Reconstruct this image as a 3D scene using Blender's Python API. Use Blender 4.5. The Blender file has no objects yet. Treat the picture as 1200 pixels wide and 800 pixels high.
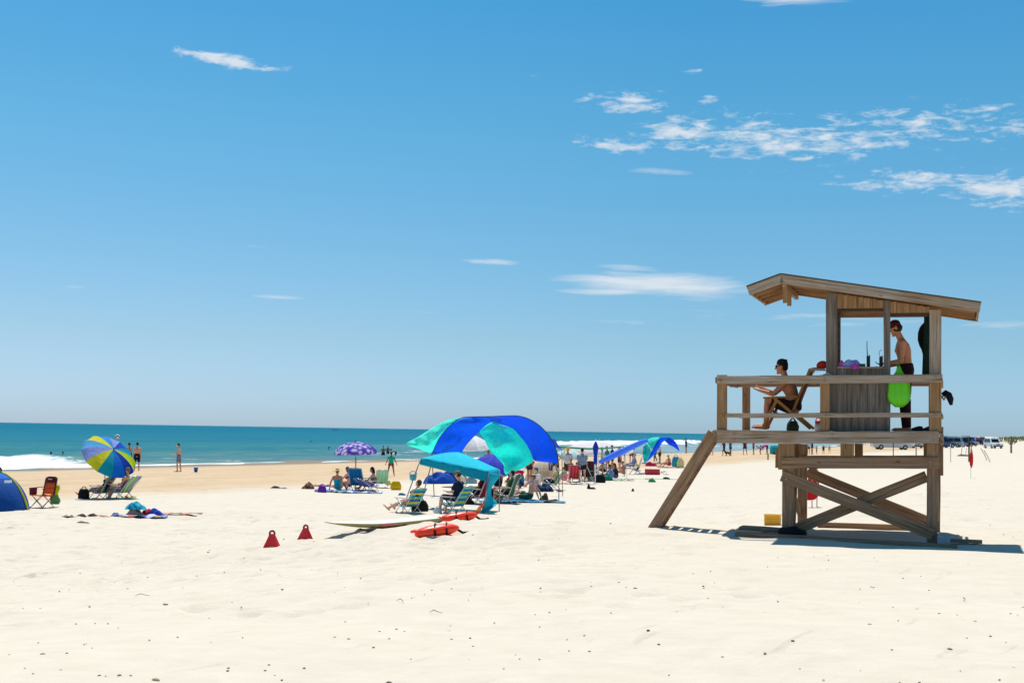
import bpy, math, random
import numpy as np
from mathutils import Vector, Matrix
from math import sin, cos, pi, radians as R
rnd = random.Random(7)
scene = bpy.context.scene
C = scene.collection

# ------------------------------------------------------------------ camera
F = 1667.0; PITCH = 3.58; ROLL = 0.92; CAMZ = 1.6
camM = Matrix.Rotation(R(90 + PITCH), 3, 'X') @ Matrix.Rotation(R(ROLL), 3, 'Z')
CAM = Vector((0, 0, CAMZ))
def ray(px, py):
    d = camM @ Vector(((px - 600) / F, (400 - py) / F, -1))
    return d / d.y
def at(px, py, Y):
    return CAM + ray(px, py) * Y

# ------------------------------------------------------------------ terrain
def sstep(a, b, x):
    t = np.clip((x - a) / (b - a), 0, 1); return t * t * (3 - 2 * t)
def uv_of(X, Y):
    u = -0.9 * X + 0.437 * Y
    v = 0.437 * X + 0.9 * Y
    b = np.maximum(v - 200, 0); b = 0.15 * b * b / (b + 40)
    return u - b, v
def zt(X, Y):
    X = np.asarray(X, float); Y = np.asarray(Y, float)
    u, v = uv_of(X, Y)
    z = -1.0 * sstep(5, 20, u) - 0.4 * sstep(48, 70, u) - 4.5 * sstep(72, 130, u)
    z = z + 0.75 * sstep(90, 200, v) * (1 - sstep(48, 68, u)) * sstep(2, 25, u)
    z = z + 0.48 * np.exp(-(((X + 1.6) / 3.8) ** 2 + ((Y - 24.8) / 2.6) ** 2))
    near = np.clip(1.4 - np.hypot(X, Y) / 90, 0.15, 1)
    z = z + near * 0.022 * (np.sin(0.9 * X + 0.5 * Y) + np.sin(0.31 * X - 1.1 * Y + 1) + np.sin(1.7 * X + 1.9 * Y + 2) * .5)
    return z
def gz(x, y): return float(zt(x, y))
def G(px, py, y0=6.0):
    """point where the line of sight through a pixel of the photograph meets the sand"""
    d = ray(px, py); Y = y0
    while Y < 900:
        p = CAM + d * Y
        if p.z < gz(p.x, p.y): break
        Y *= 1.01
    lo, hi = Y / 1.01, Y
    for _ in range(14):
        m = (lo + hi) / 2; p = CAM + d * m
        if p.z < gz(p.x, p.y): hi = m
        else: lo = m
    p = CAM + d * hi
    return Vector((p.x, p.y, gz(p.x, p.y)))

# ------------------------------------------------------------------ materials
def lin(h):
    h = h.lstrip('#'); o = []
    for i in (0, 2, 4):
        c = int(h[i:i+2], 16) / 255
        o.append(c / 12.92 if c <= .04045 else ((c + .055) / 1.055) ** 2.4)
    return tuple(o)
def nodes(m):
    m.use_nodes = True; nt = m.node_tree; nt.nodes.clear(); return nt
def N(nt, t, **k):
    n = nt.nodes.new(t)
    for a, b in k.items():
        if a in n.inputs.keys() and a not in ('location',): n.inputs[a].default_value = b
        else: setattr(n, a, b)
    return n
_m = {}
def mat(c, rough=.75, kind='plain', metal=0.0, trans=.45):
    if isinstance(c, str): c = lin(c)
    key = (tuple(round(x, 4) for x in c), rough, kind, metal)
    if key in _m: return _m[key]
    m = bpy.data.materials.new(kind + '_material'); nt = nodes(m); L = nt.links.new
    out = N(nt, 'ShaderNodeOutputMaterial')
    tc = N(nt, 'ShaderNodeTexCoord')
    no = N(nt, 'ShaderNodeTexNoise'); no.inputs['Scale'].default_value = {'skin': 14, 'cloth': 22}.get(kind, 9); no.inputs['Detail'].default_value = 4
    L(tc.outputs['Object'], no.inputs['Vector'])
    mr = N(nt, 'ShaderNodeMapRange'); mr.inputs[1].default_value = .3; mr.inputs[2].default_value = .7
    amp = {'skin': .10, 'cloth': .16, 'canopy': .07, 'paint': .04}.get(kind, .12)
    mr.inputs[3].default_value = 1 - amp; mr.inputs[4].default_value = 1 + amp
    L(no.outputs[0], mr.inputs[0])
    mx = N(nt, 'ShaderNodeVectorMath', operation='SCALE'); mx.inputs[0].default_value = c
    L(mr.outputs[0], mx.inputs['Scale'])
    p = N(nt, 'ShaderNodeBsdfPrincipled'); p.inputs['Roughness'].default_value = rough; p.inputs['Metallic'].default_value = metal
    p.inputs['Specular IOR Level'].default_value = .5 if rough < .6 else .25
    L(mx.outputs[0], p.inputs['Base Color'])
    if kind == 'skin':
        p.inputs['Subsurface Weight'].default_value = .08; p.inputs['Subsurface Scale'].default_value = .02
    if kind == 'cloth':
        bp = N(nt, 'ShaderNodeBump'); bp.inputs['Strength'].default_value = .5; bp.inputs['Distance'].default_value = .03
        n2 = N(nt, 'ShaderNodeTexNoise'); n2.inputs['Scale'].default_value = 9; n2.inputs['Distortion'].default_value = 1.5
        L(tc.outputs['Object'], n2.inputs['Vector']); L(n2.outputs[0], bp.inputs['Height']); L(bp.outputs[0], p.inputs['Normal'])
    if kind == 'canopy':
        bp = N(nt, 'ShaderNodeBump'); bp.inputs['Strength'].default_value = .5; bp.inputs['Distance'].default_value = .06
        mp = N(nt, 'ShaderNodeMapping'); mp.inputs['Scale'].default_value = (5, 5, 1.2)
        n2 = N(nt, 'ShaderNodeTexNoise'); n2.inputs['Scale'].default_value = 1.3; n2.inputs['Distortion'].default_value = 1.2
        L(tc.outputs['Object'], mp.inputs[0]); L(mp.outputs[0], n2.inputs['Vector']); L(n2.outputs[0], bp.inputs['Height'])
        L(bp.outputs[0], p.inputs['Normal'])
        tr = N(nt, 'ShaderNodeBsdfTranslucent'); L(mx.outputs[0], tr.inputs['Color']); L(bp.outputs[0], tr.inputs['Normal'])
        ms = N(nt, 'ShaderNodeMixShader'); ms.inputs[0].default_value = trans
        L(p.outputs[0], ms.inputs[1]); L(tr.outputs[0], ms.inputs[2]); L(ms.outputs[0], out.inputs[0])
    else:
        L(p.outputs[0], out.inputs[0])
    _m[key] = m; return m

def wood(name, dark, mid, light, warm, vary=1.0):
    """weathered timber; UV holds metres along and across each board, shifted per board"""
    m = bpy.data.materials.new(name); nt = nodes(m); L = nt.links.new
    out = N(nt, 'ShaderNodeOutputMaterial'); p = N(nt, 'ShaderNodeBsdfPrincipled')
    p.inputs['Roughness'].default_value = .85; p.inputs['Specular IOR Level'].default_value = .2
    uv = N(nt, 'ShaderNodeTexCoord')
    def noise(sx, sy, det=6, dist=0, ro=.55):
        mp = N(nt, 'ShaderNodeMapping'); mp.inputs['Scale'].default_value = (sx, sy, 1)
        n = N(nt, 'ShaderNodeTexNoise'); n.inputs['Scale'].default_value = 1; n.inputs['Detail'].default_value = det
        n.inputs['Distortion'].default_value = dist; n.inputs['Roughness'].default_value = ro
        L(uv.outputs['UV'], mp.inputs[0]); L(mp.outputs[0], n.inputs['Vector']); return n
    grain = noise(1.6, 48, 8, .9)
    blot = noise(1.3, 5, 5, .8)
    fine = noise(14, 260, 4)
    streak = noise(.7, 24, 5, 1.2)
    r = N(nt, 'ShaderNodeValToRGB'); e = r.color_ramp.elements
    e[0].position = .30; e[0].color = (*lin(dark), 1); e[1].position = .70; e[1].color = (*lin(light), 1)
    x = e.new(.5); x.color = (*lin(mid), 1)
    add = N(nt, 'ShaderNodeMath', operation='MULTIPLY_ADD'); add.inputs[1].default_value = .55
    L(grain.outputs[0], add.inputs[0])
    mu = N(nt, 'ShaderNodeMath', operation='MULTIPLY'); mu.inputs[1].default_value = .45; L(streak.outputs[0], mu.inputs[0])
    L(mu.outputs[0], add.inputs[2]); L(add.outputs[0], r.inputs[0])
    mr = N(nt, 'ShaderNodeMapRange'); mr.inputs[1].default_value = .42; mr.inputs[2].default_value = .68; mr.inputs[4].default_value = .75 * vary
    L(blot.outputs[0], mr.inputs[0])
    mix = N(nt, 'ShaderNodeMix', data_type='RGBA'); L(mr.outputs[0], mix.inputs[0]); L(r.outputs[0], mix.inputs[6]); mix.inputs[7].default_value = (*lin(warm), 1)
    # dark drying cracks along the grain and round knots
    cr = N(nt, 'ShaderNodeMapRange'); cr.inputs[1].default_value = .62; cr.inputs[2].default_value = .68; cr.inputs[4].default_value = .6
    cn = noise(1.1, 30, 2, .3); L(cn.outputs[0], cr.inputs[0])
    mp = N(nt, 'ShaderNodeMapping'); mp.inputs['Scale'].default_value = (1.6, 5.5, 1)
    vo = N(nt, 'ShaderNodeTexVoronoi'); vo.inputs['Scale'].default_value = 1; L(uv.outputs['UV'], mp.inputs[0]); L(mp.outputs[0], vo.inputs['Vector'])
    kn = N(nt, 'ShaderNodeMapRange'); kn.inputs[1].default_value = .03; kn.inputs[2].default_value = .085; kn.inputs[3].default_value = .75; kn.inputs[4].default_value = 0
    L(vo.outputs['Distance'], kn.inputs[0])
    mxx = N(nt, 'ShaderNodeMath', operation='MAXIMUM'); L(cr.outputs[0], mxx.inputs[0]); L(kn.outputs[0], mxx.inputs[1])
    m2 = N(nt, 'ShaderNodeMix', data_type='RGBA'); L(mxx.outputs[0], m2.inputs[0]); L(mix.outputs[2], m2.inputs[6]); m2.inputs[7].default_value = (.035, .022, .014, 1)
    L(m2.outputs[2], p.inputs['Base Color'])
    bp = N(nt, 'ShaderNodeBump'); bp.inputs['Strength'].default_value = .7; bp.inputs['Distance'].default_value = .006
    ad = N(nt, 'ShaderNodeMath', operation='ADD'); L(grain.outputs[0], ad.inputs[0]); L(fine.outputs[0], ad.inputs[1])
    L(ad.outputs[0], bp.inputs['Height']); L(bp.outputs[0], p.inputs['Normal']); L(p.outputs[0], out.inputs[0])
    return m
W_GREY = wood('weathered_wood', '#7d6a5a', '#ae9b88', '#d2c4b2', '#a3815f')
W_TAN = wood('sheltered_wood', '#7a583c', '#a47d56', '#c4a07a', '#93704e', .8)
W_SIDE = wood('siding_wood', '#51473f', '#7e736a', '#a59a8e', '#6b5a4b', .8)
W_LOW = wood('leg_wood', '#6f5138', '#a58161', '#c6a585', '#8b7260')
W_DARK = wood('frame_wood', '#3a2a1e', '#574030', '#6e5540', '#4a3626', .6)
W_CHAIR = wood('chair_wood', '#8a5a2a', '#b8813f', '#d19c58', '#9a6a35', .5)
STEEL = mat('#8d9094', .35, 'metal', .9)
ALU = mat('#c9ccd0', .35, 'metal', .7)
BLACKM = mat('#1b1c1e', .6)

# ------------------------------------------------------------------ mesh builder
class MB:
    def __init__(s): s.v = []; s.f = []; s.uv = []; s.mi = []; s.sm = []
    def face(s, idx, mi=0, uv=None, smooth=False):
        s.f.append(tuple(idx)); s.mi.append(mi); s.uv.append(uv); s.sm.append(smooth)
    def beam(s, p0, p1, w, h, side=None, mi=0, bev=.006, wob=0.0, taper=1):
        """board from p0 to p1; w measured along `side`, h across; UV runs along the board"""
        p0 = Vector(p0); p1 = Vector(p1); d = p1 - p0; L = d.length; d.normalize()
        if side is None: side = Vector((0, 1, 0)) if abs(d.y) < .9 else Vector((1, 0, 0))
        side = Vector(side); side = (side - d * side.dot(d)).normalized(); upv = d.cross(side)
        b = min(bev, w * .25, h * .25)
        prof = [(-w/2 + b, -h/2), (w/2 - b, -h/2), (w/2, -h/2 + b), (w/2, h/2 - b), (w/2 - b, h/2), (-w/2 + b, h/2), (-w/2, h/2 - b), (-w/2, -h/2 + b)]
        ns = max(1, int(L / .35)) if wob else 1
        ou, ov = rnd.uniform(0, 90), rnd.uniform(0, 90)
        base = len(s.v); per = [0]
        for i in range(8):
            a, c = prof[i], prof[(i+1) % 8]; per.append(per[-1] + math.hypot(a[0]-c[0], a[1]-c[1]))
        for k in range(ns + 1):
            t = k / ns; q = p0 + d * (L * t); sc = 1 + (taper - 1) * t
            if wob: q = q + side * rnd.uniform(-wob, wob) + upv * rnd.uniform(-wob, wob)
            for a, c in prof: s.v.append(q + side * a * sc + upv * c * sc)
        for k in range(ns):
            for i in range(8):
                j = (i + 1) % 8; A = base + k*8
                u0, u1 = ou + L*k/ns, ou + L*(k+1)/ns
                s.face((A+i, A+j, A+8+j, A+8+i), mi, [(u0, ov+per[i]), (u0, ov+per[i+1]), (u1, ov+per[i+1]), (u1, ov+per[i])])
        E = base + ns*8
        s.face([base+i for i in range(7, -1, -1)], mi, [(ou + prof[i][0]*.3, ov+prof[i][1]) for i in range(7, -1, -1)])
        s.face([E+i for i in range(8)], mi, [(ou + prof[i][0]*.3, ov+prof[i][1]) for i in range(8)])
        return s
    def box(s, c, size, rz=0, mi=0, bev=.006):
        c = Vector(c); ax = Vector((cos(rz), sin(rz), 0)); sd = Vector((-sin(rz), cos(rz), 0))
        return s.beam(c - ax*size[0]/2, c + ax*size[0]/2, size[1], size[2], sd, mi, bev)
    def tube(s, pts, rad, seg=8, mi=0, cap=True, squash=None):
        pts = [Vector(p) for p in pts]; n = len(pts)
        if not hasattr(rad, '__len__'): rad = [rad] * n
        base = len(s.v); prev = None
        for k, p in enumerate(pts):
            d = (pts[min(k+1, n-1)] - pts[max(k-1, 0)]).normalized()
            a = prev if prev is not None else (Vector((0, 0, 1)) if abs(d.z) < .9 else Vector((1, 0, 0)))
            x = (a - d*a.dot(d)).normalized(); y = d.cross(x); prev = x
            for i in range(seg):
                t = 2*pi*i/seg; s.v.append(p + (x*cos(t) + y*sin(t)) * rad[k])
        for k in range(n-1):
            for i in range(seg):
                j = (i+1) % seg; s.face((base+k*seg+i, base+k*seg+j, base+(k+1)*seg+j, base+(k+1)*seg+i), mi, None, True)
        if cap:
            s.face([base+i for i in range(seg-1, -1, -1)], mi); s.face([base+(n-1)*seg+i for i in range(seg)], mi)
        return s
    def rings(s, rings, mi=0, closed=True, smooth=True):
        """loft through rings of equal length"""
        base = len(s.v); n = len(rings[0])
        for r in rings: s.v.extend(Vector(p) for p in r)
        for k in range(len(rings)-1):
            for i in range(n if closed else n-1):
                j = (i+1) % n; s.face((base+k*n+i, base+k*n+j, base+(k+1)*n+j, base+(k+1)*n+i), mi if not callable(mi) else mi(k, i), None, smooth)
        if closed:
            m0 = mi if not callable(mi) else mi(0, 0)
            s.face([base+i for i in range(n-1, -1, -1)], m0); s.face([base+(len(rings)-1)*n+i for i in range(n)], m0)
        return s
    def ell(s, c, r, mat3=None, seg=12, rg=8, mi=0, fn=None):
        c = Vector(c); M3 = mat3 or Matrix.Identity(3); rr = []
        for k in range(rg+1):
            a = pi * (k + (.12 if k == 0 else -.12 if k == rg else 0)) / rg; row = []
            for i in range(seg):
                t = 2*pi*i/seg; q = Vector((r[0]*sin(a)*cos(t), r[1]*sin(a)*sin(t), -r[2]*cos(a)))
                if fn: q = fn(q)
                row.append(c + M3 @ q)
            rr.append(row)
        return s.rings(rr, mi)
    def cap(s, p0, p1, r0, r1, seg=10):
        """tapered limb with round ends"""
        p0 = Vector(p0); p1 = Vector(p1); d = (p1-p0)
        if d.length < 1e-5: return s.ell(p0, (r0, r0, r0), None, seg, 6)
        d.normalize(); P = []; Q = []
        for a in (80, 50, 22): P.append(p0 - d*r0*sin(R(a))); Q.append(r0*cos(R(a)))
        P += [p0, p1]; Q += [r0, r1]
        for a in (22, 50, 80): P.append(p1 + d*r1*sin(R(a))); Q.append(r1*cos(R(a)))
        return s.tube(P, Q, seg)
    def poly(s, pts, mi=0):
        b = len(s.v); s.v.extend(Vector(p) for p in pts); s.face(range(b, b+len(pts)), mi); return s
    def prism(s, poly, a, b, fn, mi=0):
        """closed 2-D outline (p,q) pushed from depth a to b; fn(p,q,depth) gives the point"""
        base = len(s.v); n = len(poly)
        for dpt in (a, b): s.v.extend(Vector(fn(p, q, dpt)) for p, q in poly)
        ou, ov = rnd.uniform(0, 50), rnd.uniform(0, 50)
        s.face([base+i for i in range(n)], mi, [(ou+p, ov+q) for p, q in poly])
        s.face([base+n+i for i in range(n-1, -1, -1)], mi, [(ou+p, ov+q) for p, q in reversed(poly)])
        for i in range(n):
            j = (i+1) % n; l = math.hypot(poly[i][0]-poly[j][0], poly[i][1]-poly[j][1])
            s.face((base+j, base+i, base+n+i, base+n+j), mi, [(ou, ov), (ou+l, ov), (ou+l, ov+b-a), (ou, ov+b-a)])
        return s
    def build(s, name, mats, parent=None, smooth=None, rel=None):
        me = bpy.data.meshes.new(name)
        v = s.v if rel is None else [p - Vector(rel) for p in s.v]
        me.from_pydata([tuple(p) for p in v], [], s.f)
        if not isinstance(mats, (list, tuple)): mats = [mats]
        for m in mats: me.materials.append(m)
        me.polygons.foreach_set('material_index', s.mi)
        me.polygons.foreach_set('use_smooth', [bool(x) if smooth is None else smooth for x in s.sm])
        if any(u is not None for u in s.uv):
            l = me.uv_layers.new(name='UVMap'); d = []
            for f, u in zip(s.f, s.uv):
                for q in (u if u is not None else [(0, 0)]*len(f)): d += [q[0], q[1]]
            l.data.foreach_set('uv', d)
        me.update()
        o = bpy.data.objects.new(name, me); C.objects.link(o)
        if parent is not None: o.parent = parent
        if rel is not None and parent is None: o.location = rel
        return o
def tag(o, label=None, cat=None, group=None, kind=None):
    if label: o['label'] = label
    if cat: o['category'] = cat
    if group: o['group'] = group
    if kind: o['kind'] = kind
    return o
def empty(name, loc, rz=0, label=None, cat=None, group=None):
    o = bpy.data.objects.new(name, None); C.objects.link(o); o.location = loc; o.rotation_euler = (0, 0, rz); o.empty_display_size = .2
    return tag(o, label, cat, group)
def resample(pts, n):
    pts = [Vector(p) for p in pts]; d = [0]
    for a, b in zip(pts, pts[1:]): d.append(d[-1] + (b-a).length)
    out = []
    for i in range(n):
        t = d[-1]*i/(n-1); k = 0
        while k < len(d)-2 and d[k+1] < t: k += 1
        f = (t-d[k]) / max(1e-9, d[k+1]-d[k]); out.append(pts[k].lerp(pts[k+1], min(1, max(0, f))))
    for _ in range(2):
        out = [out[0]] + [(out[i-1] + out[i]*2 + out[i+1]) / 4 for i in range(1, n-1)] + [out[-1]]
    return out
def remesh(mb, name, mats, parent, voxel, smooth=4):
    o = mb.build('tmp', mats); m = o.modifiers.new('r', 'REMESH'); m.mode = 'VOXEL'; m.voxel_size = voxel; m.use_smooth_shade = True
    if smooth:
        q = o.modifiers.new('s', 'SMOOTH'); q.factor = .5; q.iterations = smooth
    dg = bpy.context.evaluated_depsgraph_get(); me = bpy.data.meshes.new_from_object(o.evaluated_get(dg)); me.name = name
    old = o.data; bpy.data.objects.remove(o); bpy.data.meshes.remove(old)
    if not me.materials: me.materials.append(mats if not isinstance(mats, (list, tuple)) else mats[0])
    n = bpy.data.objects.new(name, me); C.objects.link(n)
    if parent is not None: n.parent = parent
    return n
# ------------------------------------------------------------------ people
SK = {'fair': '#d9a184', 'tan': '#b97b55', 'red': '#c98368', 'brown': '#7d4e35', 'light': '#e3b294'}
def fk(P):
    J = {}; a1 = R(P.get('lean', 3)); a2 = a1 + R(P.get('curve', 0)); hd = R(P.get('neck', 8))
    s1 = Vector((sin(a1), 0, cos(a1))); s2 = Vector((sin(a2), 0, cos(a2)))
    def sp(s): return s1*s if s < .16 else s1*.16 + s2*(s-.16)
    def fwd(s): a = a1 if s < .1 else a2 if s > .22 else (a1+a2)/2; return Vector((cos(a), 0, -sin(a)))
    J['sp'] = sp; J['fwd'] = fwd; nb = sp(.50); J['nb'] = nb
    hdir = Vector((sin(hd), 0, cos(hd))); J['head'] = nb + hdir*.19 + Vector((.012, 0, 0)); J['hdir'] = hdir
    sw = P.get('sw', .178)
    for k, sd in ((0, 1), (1, -1)):
        th, ab, sh = P['legs'][k][:3]; sab = P['legs'][k][3] if len(P['legs'][k]) > 3 else ab*.3
        D = lambda a, b: Vector((sin(R(a))*cos(R(b)), sd*sin(R(b)), -cos(R(a))*cos(R(b))))
        hip = Vector((0, sd*.092, -.02)); kn = hip + D(th, ab)*.43; an = kn + D(sh, sab)*.42
        fa = P.get('foot', (90, 90))[k]
        toe = an + D(fa, 0)*.17 + Vector((0, sd*.03, 0)); toe.z -= .03 if abs(fa-90) < 20 else 0
        J['leg%d' % k] = (hip, kn, an, toe)
        ua, uab, fo, fab = P['arms'][k]
        shd = sp(.435) + Vector((0, sd*sw, 0)); el = shd + D(ua, uab)*.29; wr = el + D(fo, fab)*.25
        J['arm%d' % k] = (shd, el, wr)
    return J
def hand(mb, wr, d, sc=1, curl=25, side=None):
    d = d.normalized(); a = Vector((0, 1, 0)) if abs(d.y) < .8 else Vector((1, 0, 0))
    if side is not None: a = Vector(side)
    s_ = (a - d*a.dot(d)).normalized(); n = d.cross(s_)
    pc = wr + d*.075
    for q in (-1, -.33, .33, 1): mb.cap(wr + s_*.012*q, pc + s_*.028*q, .016, .014, 6)
    for q, ln in ((-1, .052), (-.33, .068), (.33, .074), (1, .064)):
        b = pc + s_*.030*q; c1 = R(curl); m = b + (d*cos(c1) + n*sin(c1))*ln*.55; c2 = R(curl*2)
        e = m + (d*cos(c2) + n*sin(c2))*ln*.5
        mb.cap(b, m, .0095, .0088, 6); mb.cap(m, e, .0088, .0072, 6)
    t0 = wr + d*.02 + s_*.022; t1 = t0 + (d*.7 + s_*.7)*.045; t2 = t1 + (d + s_*.2 + n*.3)*.035
    mb.cap(t0, t1, .013, .011, 6); mb.cap(t1, t2, .011, .008, 6)
TOR = [(-.10, .075, .07), (-.05, .145, .110), (.03, .168, .118), (.12, .142, .100), (.20, .142, .102), (.31, .165, .118), (.40, .168, .108), (.455, .120, .080), (.50, .058, .055)]
def torso(mb, J, rings, inf=0, wid=1):
    rr = []
    for s, rx, ry in rings:
        c = J['sp'](s); f = J['fwd'](s)
        rr.append([c + f*(ry*wid+inf)*cos(2*pi*i/16) + Vector((0, 1, 0))*(rx*wid+inf)*sin(2*pi*i/16) for i in range(16)])
    mb.rings(rr)
def person(label, px=None, py=None, H=1.72, face=180, pose=None, skin='tan', hair='#2a1b12', wear=(), hat=None, long=False, loc=None,
           vox=.024, wid=1.0, group=None, lift=0.0, headyaw=0, detail=False, glasses=False, fem=False, curl=25, contact='auto', raw_z=False):
    P = POSES[pose] if isinstance(pose, str) else pose
    J = fk(P); S = H / 1.74; kid = 1.0 + max(0, (1.5 - H)) * .45
    mb = MB()
    torso(mb, J, TOR, 0, wid)
    hs = kid; hc = J['head']; hy = Matrix.Rotation(R(headyaw), 3, 'Z') @ Matrix.Rotation(R(P.get('nod', P.get('neck', 8) - 4)), 3, 'Y')
    mb.cap(J['nb'] - J['hdir']*.06, hc - Vector((.02, 0, .04)), .056, .05)
    h = lambda x, y, z: hc + hy @ Vector((x*hs, y*hs, z*hs))
    mb.ell(h(-.004, 0, .02), (.092*hs, .074*hs, .098*hs), hy, 14, 10)
    mb.ell(h(.018, 0, -.045), (.068*hs, .056*hs, .072*hs), hy, 12, 8)
    mb.cap(h(.082, 0, .012), h(.106, 0, -.022), .010*hs, .015*hs, 6)
    mb.cap(h(.078, -.016, -.058), h(.078, .016, -.058), .012*hs, .012*hs, 6)
    mb.ell(h(.07, 0, -.095), (.026, .03, .02), hy, 8, 6)
    for sd in (-1, 1): mb.ell(h(-.005, sd*.077*hs/hs, -.005), (.022, .012, .034), hy, 8, 6)
    for k in (0, 1):
        hip, kn, an, toe = J['leg%d' % k]; m = hip.lerp(kn, .4); cm = kn.lerp(an, .35)
        mb.cap(hip, m, .088*wid, .080*wid); mb.cap(m, kn, .080*wid, .056); mb.cap(kn, cm, .053, .056); mb.cap(cm, an, .056, .036)
        bk = (cm - (toe-an).normalized()*.012); mb.ell(bk, (.05, .05, .09), None, 8, 6) if abs((kn-an).normalized().z) > .7 else None
        ft = (toe - an).normalized(); heel = an - ft*.035 + Vector((0, 0, -.035 if abs(ft.z) < .6 else 0))
        mb.cap(heel, an + ft*.02 , .036, .036); mb.cap(heel + ft*.04, toe, .036, .028); mb.cap(toe + Vector((0, .02, 0)), toe + ft*.045 + Vector((0, .015, 0)), .022, .016); mb.cap(toe - Vector((0, .02, 0)), toe + ft*.03 - Vector((0, .02, 0)), .022, .015)
        sh, el, wr = J['arm%d' % k]; um = sh.lerp(el, .4)
        mb.cap(sh, um, .052*wid, .046*wid); mb.cap(um, el, .046*wid, .038); mb.cap(el, el.lerp(wr, .3), .038, .039); mb.cap(el.lerp(wr, .3), wr, .039, .025)
        mb.ell(sh + Vector((0, 0, .0)), (.056*wid, .056*wid, .06*wid), None, 10, 6)
        hand(mb, wr, wr - el, 1, curl)
        # shoulder girdle
        mb.cap(J['sp'](.455), sh, .062, .05)
    if fem:
        for sd in (-1, 1): mb.ell(J['sp'](.31) + J['fwd'](.31)*.095 + Vector((0, sd*.07, 0)), (.055, .055, .055), None, 10, 6)
    elif detail:
        for sd in (-1, 1): mb.ell(J['sp'](.345) + J['fwd'](.34)*.082 + Vector((0, sd*.075, 0)), (.04, .07, .05), None, 10, 6)
    zs = [v.z for v in mb.v]; z0 = min(zs)
    dz = 0 if raw_z else -z0
    root = bpy.data.objects.new('person', None)
    if loc is None: loc = G(px, py)
    C.objects.link(root); root.location = Vector(loc) + Vector((0, 0, lift)); root.rotation_euler = (0, 0, R(face))
    tag(root, label, 'person', group)
    def fin(m, name, material, vx=vox, sm=3):
        m.v = [(p + Vector((0, 0, dz))) * S for p in m.v]
        return remesh(m, name, material, root, vx*S, sm)
    skm = mat(SK[skin] if skin in SK else skin, .55, 'skin')
    fin(mb, 'body', skm, vox, 2 if vox > .015 else 5)
    cv = max(.012, vox*.85)
    for w in wear:
        c = MB(); kind, col = w[0], w[1]; fr = w[2] if len(w) > 2 else None
        cm_ = mat(col, .85, 'cloth')
        if kind in ('shorts', 'trousers'):
            fr = fr if fr is not None else (.55 if kind == 'shorts' else 1)
            torso(c, J, [(s, a, b) for s, a, b in TOR if -.1 < s < .13], .018, wid)
            for k in (0, 1):
                hip, kn, an, toe = J['leg%d' % k]; e = hip.lerp(kn, min(1, fr))
                c.tube([hip + (hip-kn).normalized()*.03, hip.lerp(kn, .3*fr), e], [.102*wid, .106*wid, (.105 - .025*min(1, fr))*wid], 12)
                if kind == 'trousers': c.tube([kn + (hip-kn)*.08, kn, an], [.075, .078, .06], 12)
        elif kind == 'shirt':
            torso(c, J, [(s, a, b) for s, a, b in TOR if -.06 < s < .48], .02, wid)
            for k in (0, 1):
                sh, el, wr = J['arm%d' % k]; q = fr if fr is not None else .6
                c.cap(J['sp'](.45), sh, .072, .068); c.tube([sh, sh.lerp(el, min(1, q))], [.072*wid, .064*wid], 12)
                if q > 1: c.tube([el + (sh-el)*.1, el, wr + (el-wr)*.15], [.055, .055, .042], 10)
        elif kind == 'suit':
            torso(c, J, [(-.11, .09, .08), (-.05, .148, .115), (.03, .170, .120), (.12, .144, .102), (.20, .144, .104), (.31, .165, .120), (.36, .166, .11)], .010, wid)
            if fem:
                for sd in (-1, 1): c.ell(J['sp'](.31) + J['fwd'](.31)*.095 + Vector((0, sd*.07, 0)), (.066, .066, .062), None, 10, 6)
        elif kind == 'bottom':
            torso(c, J, [(-.11, .09, .08), (-.05, .148, .115), (.03, .170, .120)], .012, wid)
        elif kind == 'top':
            torso(c, J, [(.27, .155, .112), (.31, .165, .120), (.35, .166, .115)], .012, wid)
            for sd in (-1, 1): c.ell(J['sp'](.31) + J['fwd'](.31)*.095 + Vector((0, sd*.07, 0)), (.066, .066, .062), None, 10, 6)
        fin(c, {'bottom': 'bikini_bottom', 'top': 'bikini_top', 'suit': 'swimsuit'}.get(kind, kind), cm_, cv, 3)
    if hair:
        c = MB()
        hk = bool(hat and hat[0] != 'straw'); c.ell(h(-.022, 0, .034 - .045*hk), (.092*hs, .084*hs, (.096 - .03*hk)*hs), hy, 14, 10)
        c.ell(h(-.045, 0, -.005), (.065*hs, .078*hs, .075*hs), hy, 12, 8)
        if detail and not hat:
            c.ell(h(-.012, 0, .062), (.088, .080, .078), hy, 14, 10)
            for k in range(26):
                t = k*2.4; c.ell(h(-.022 + .062*cos(t), .056*sin(t), .088 + .018*rnd.random()), (.026, .025, .024), hy, 6, 4)
        if long: c.cap(h(-.07, 0, .0), h(-.09, 0, -.17), .06*hs, .035*hs); c.cap(h(-.04, .05, -.02), h(-.05, .06, -.14), .035, .025); c.cap(h(-.04, -.05, -.02), h(-.05, -.06, -.14), .035, .025)
        if long == 'bun': c.ell(h(-.09, 0, .09), (.045, .045, .045), hy, 10, 6)
        fin(c, 'hair', mat(hair, .7), cv, 2)
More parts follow.
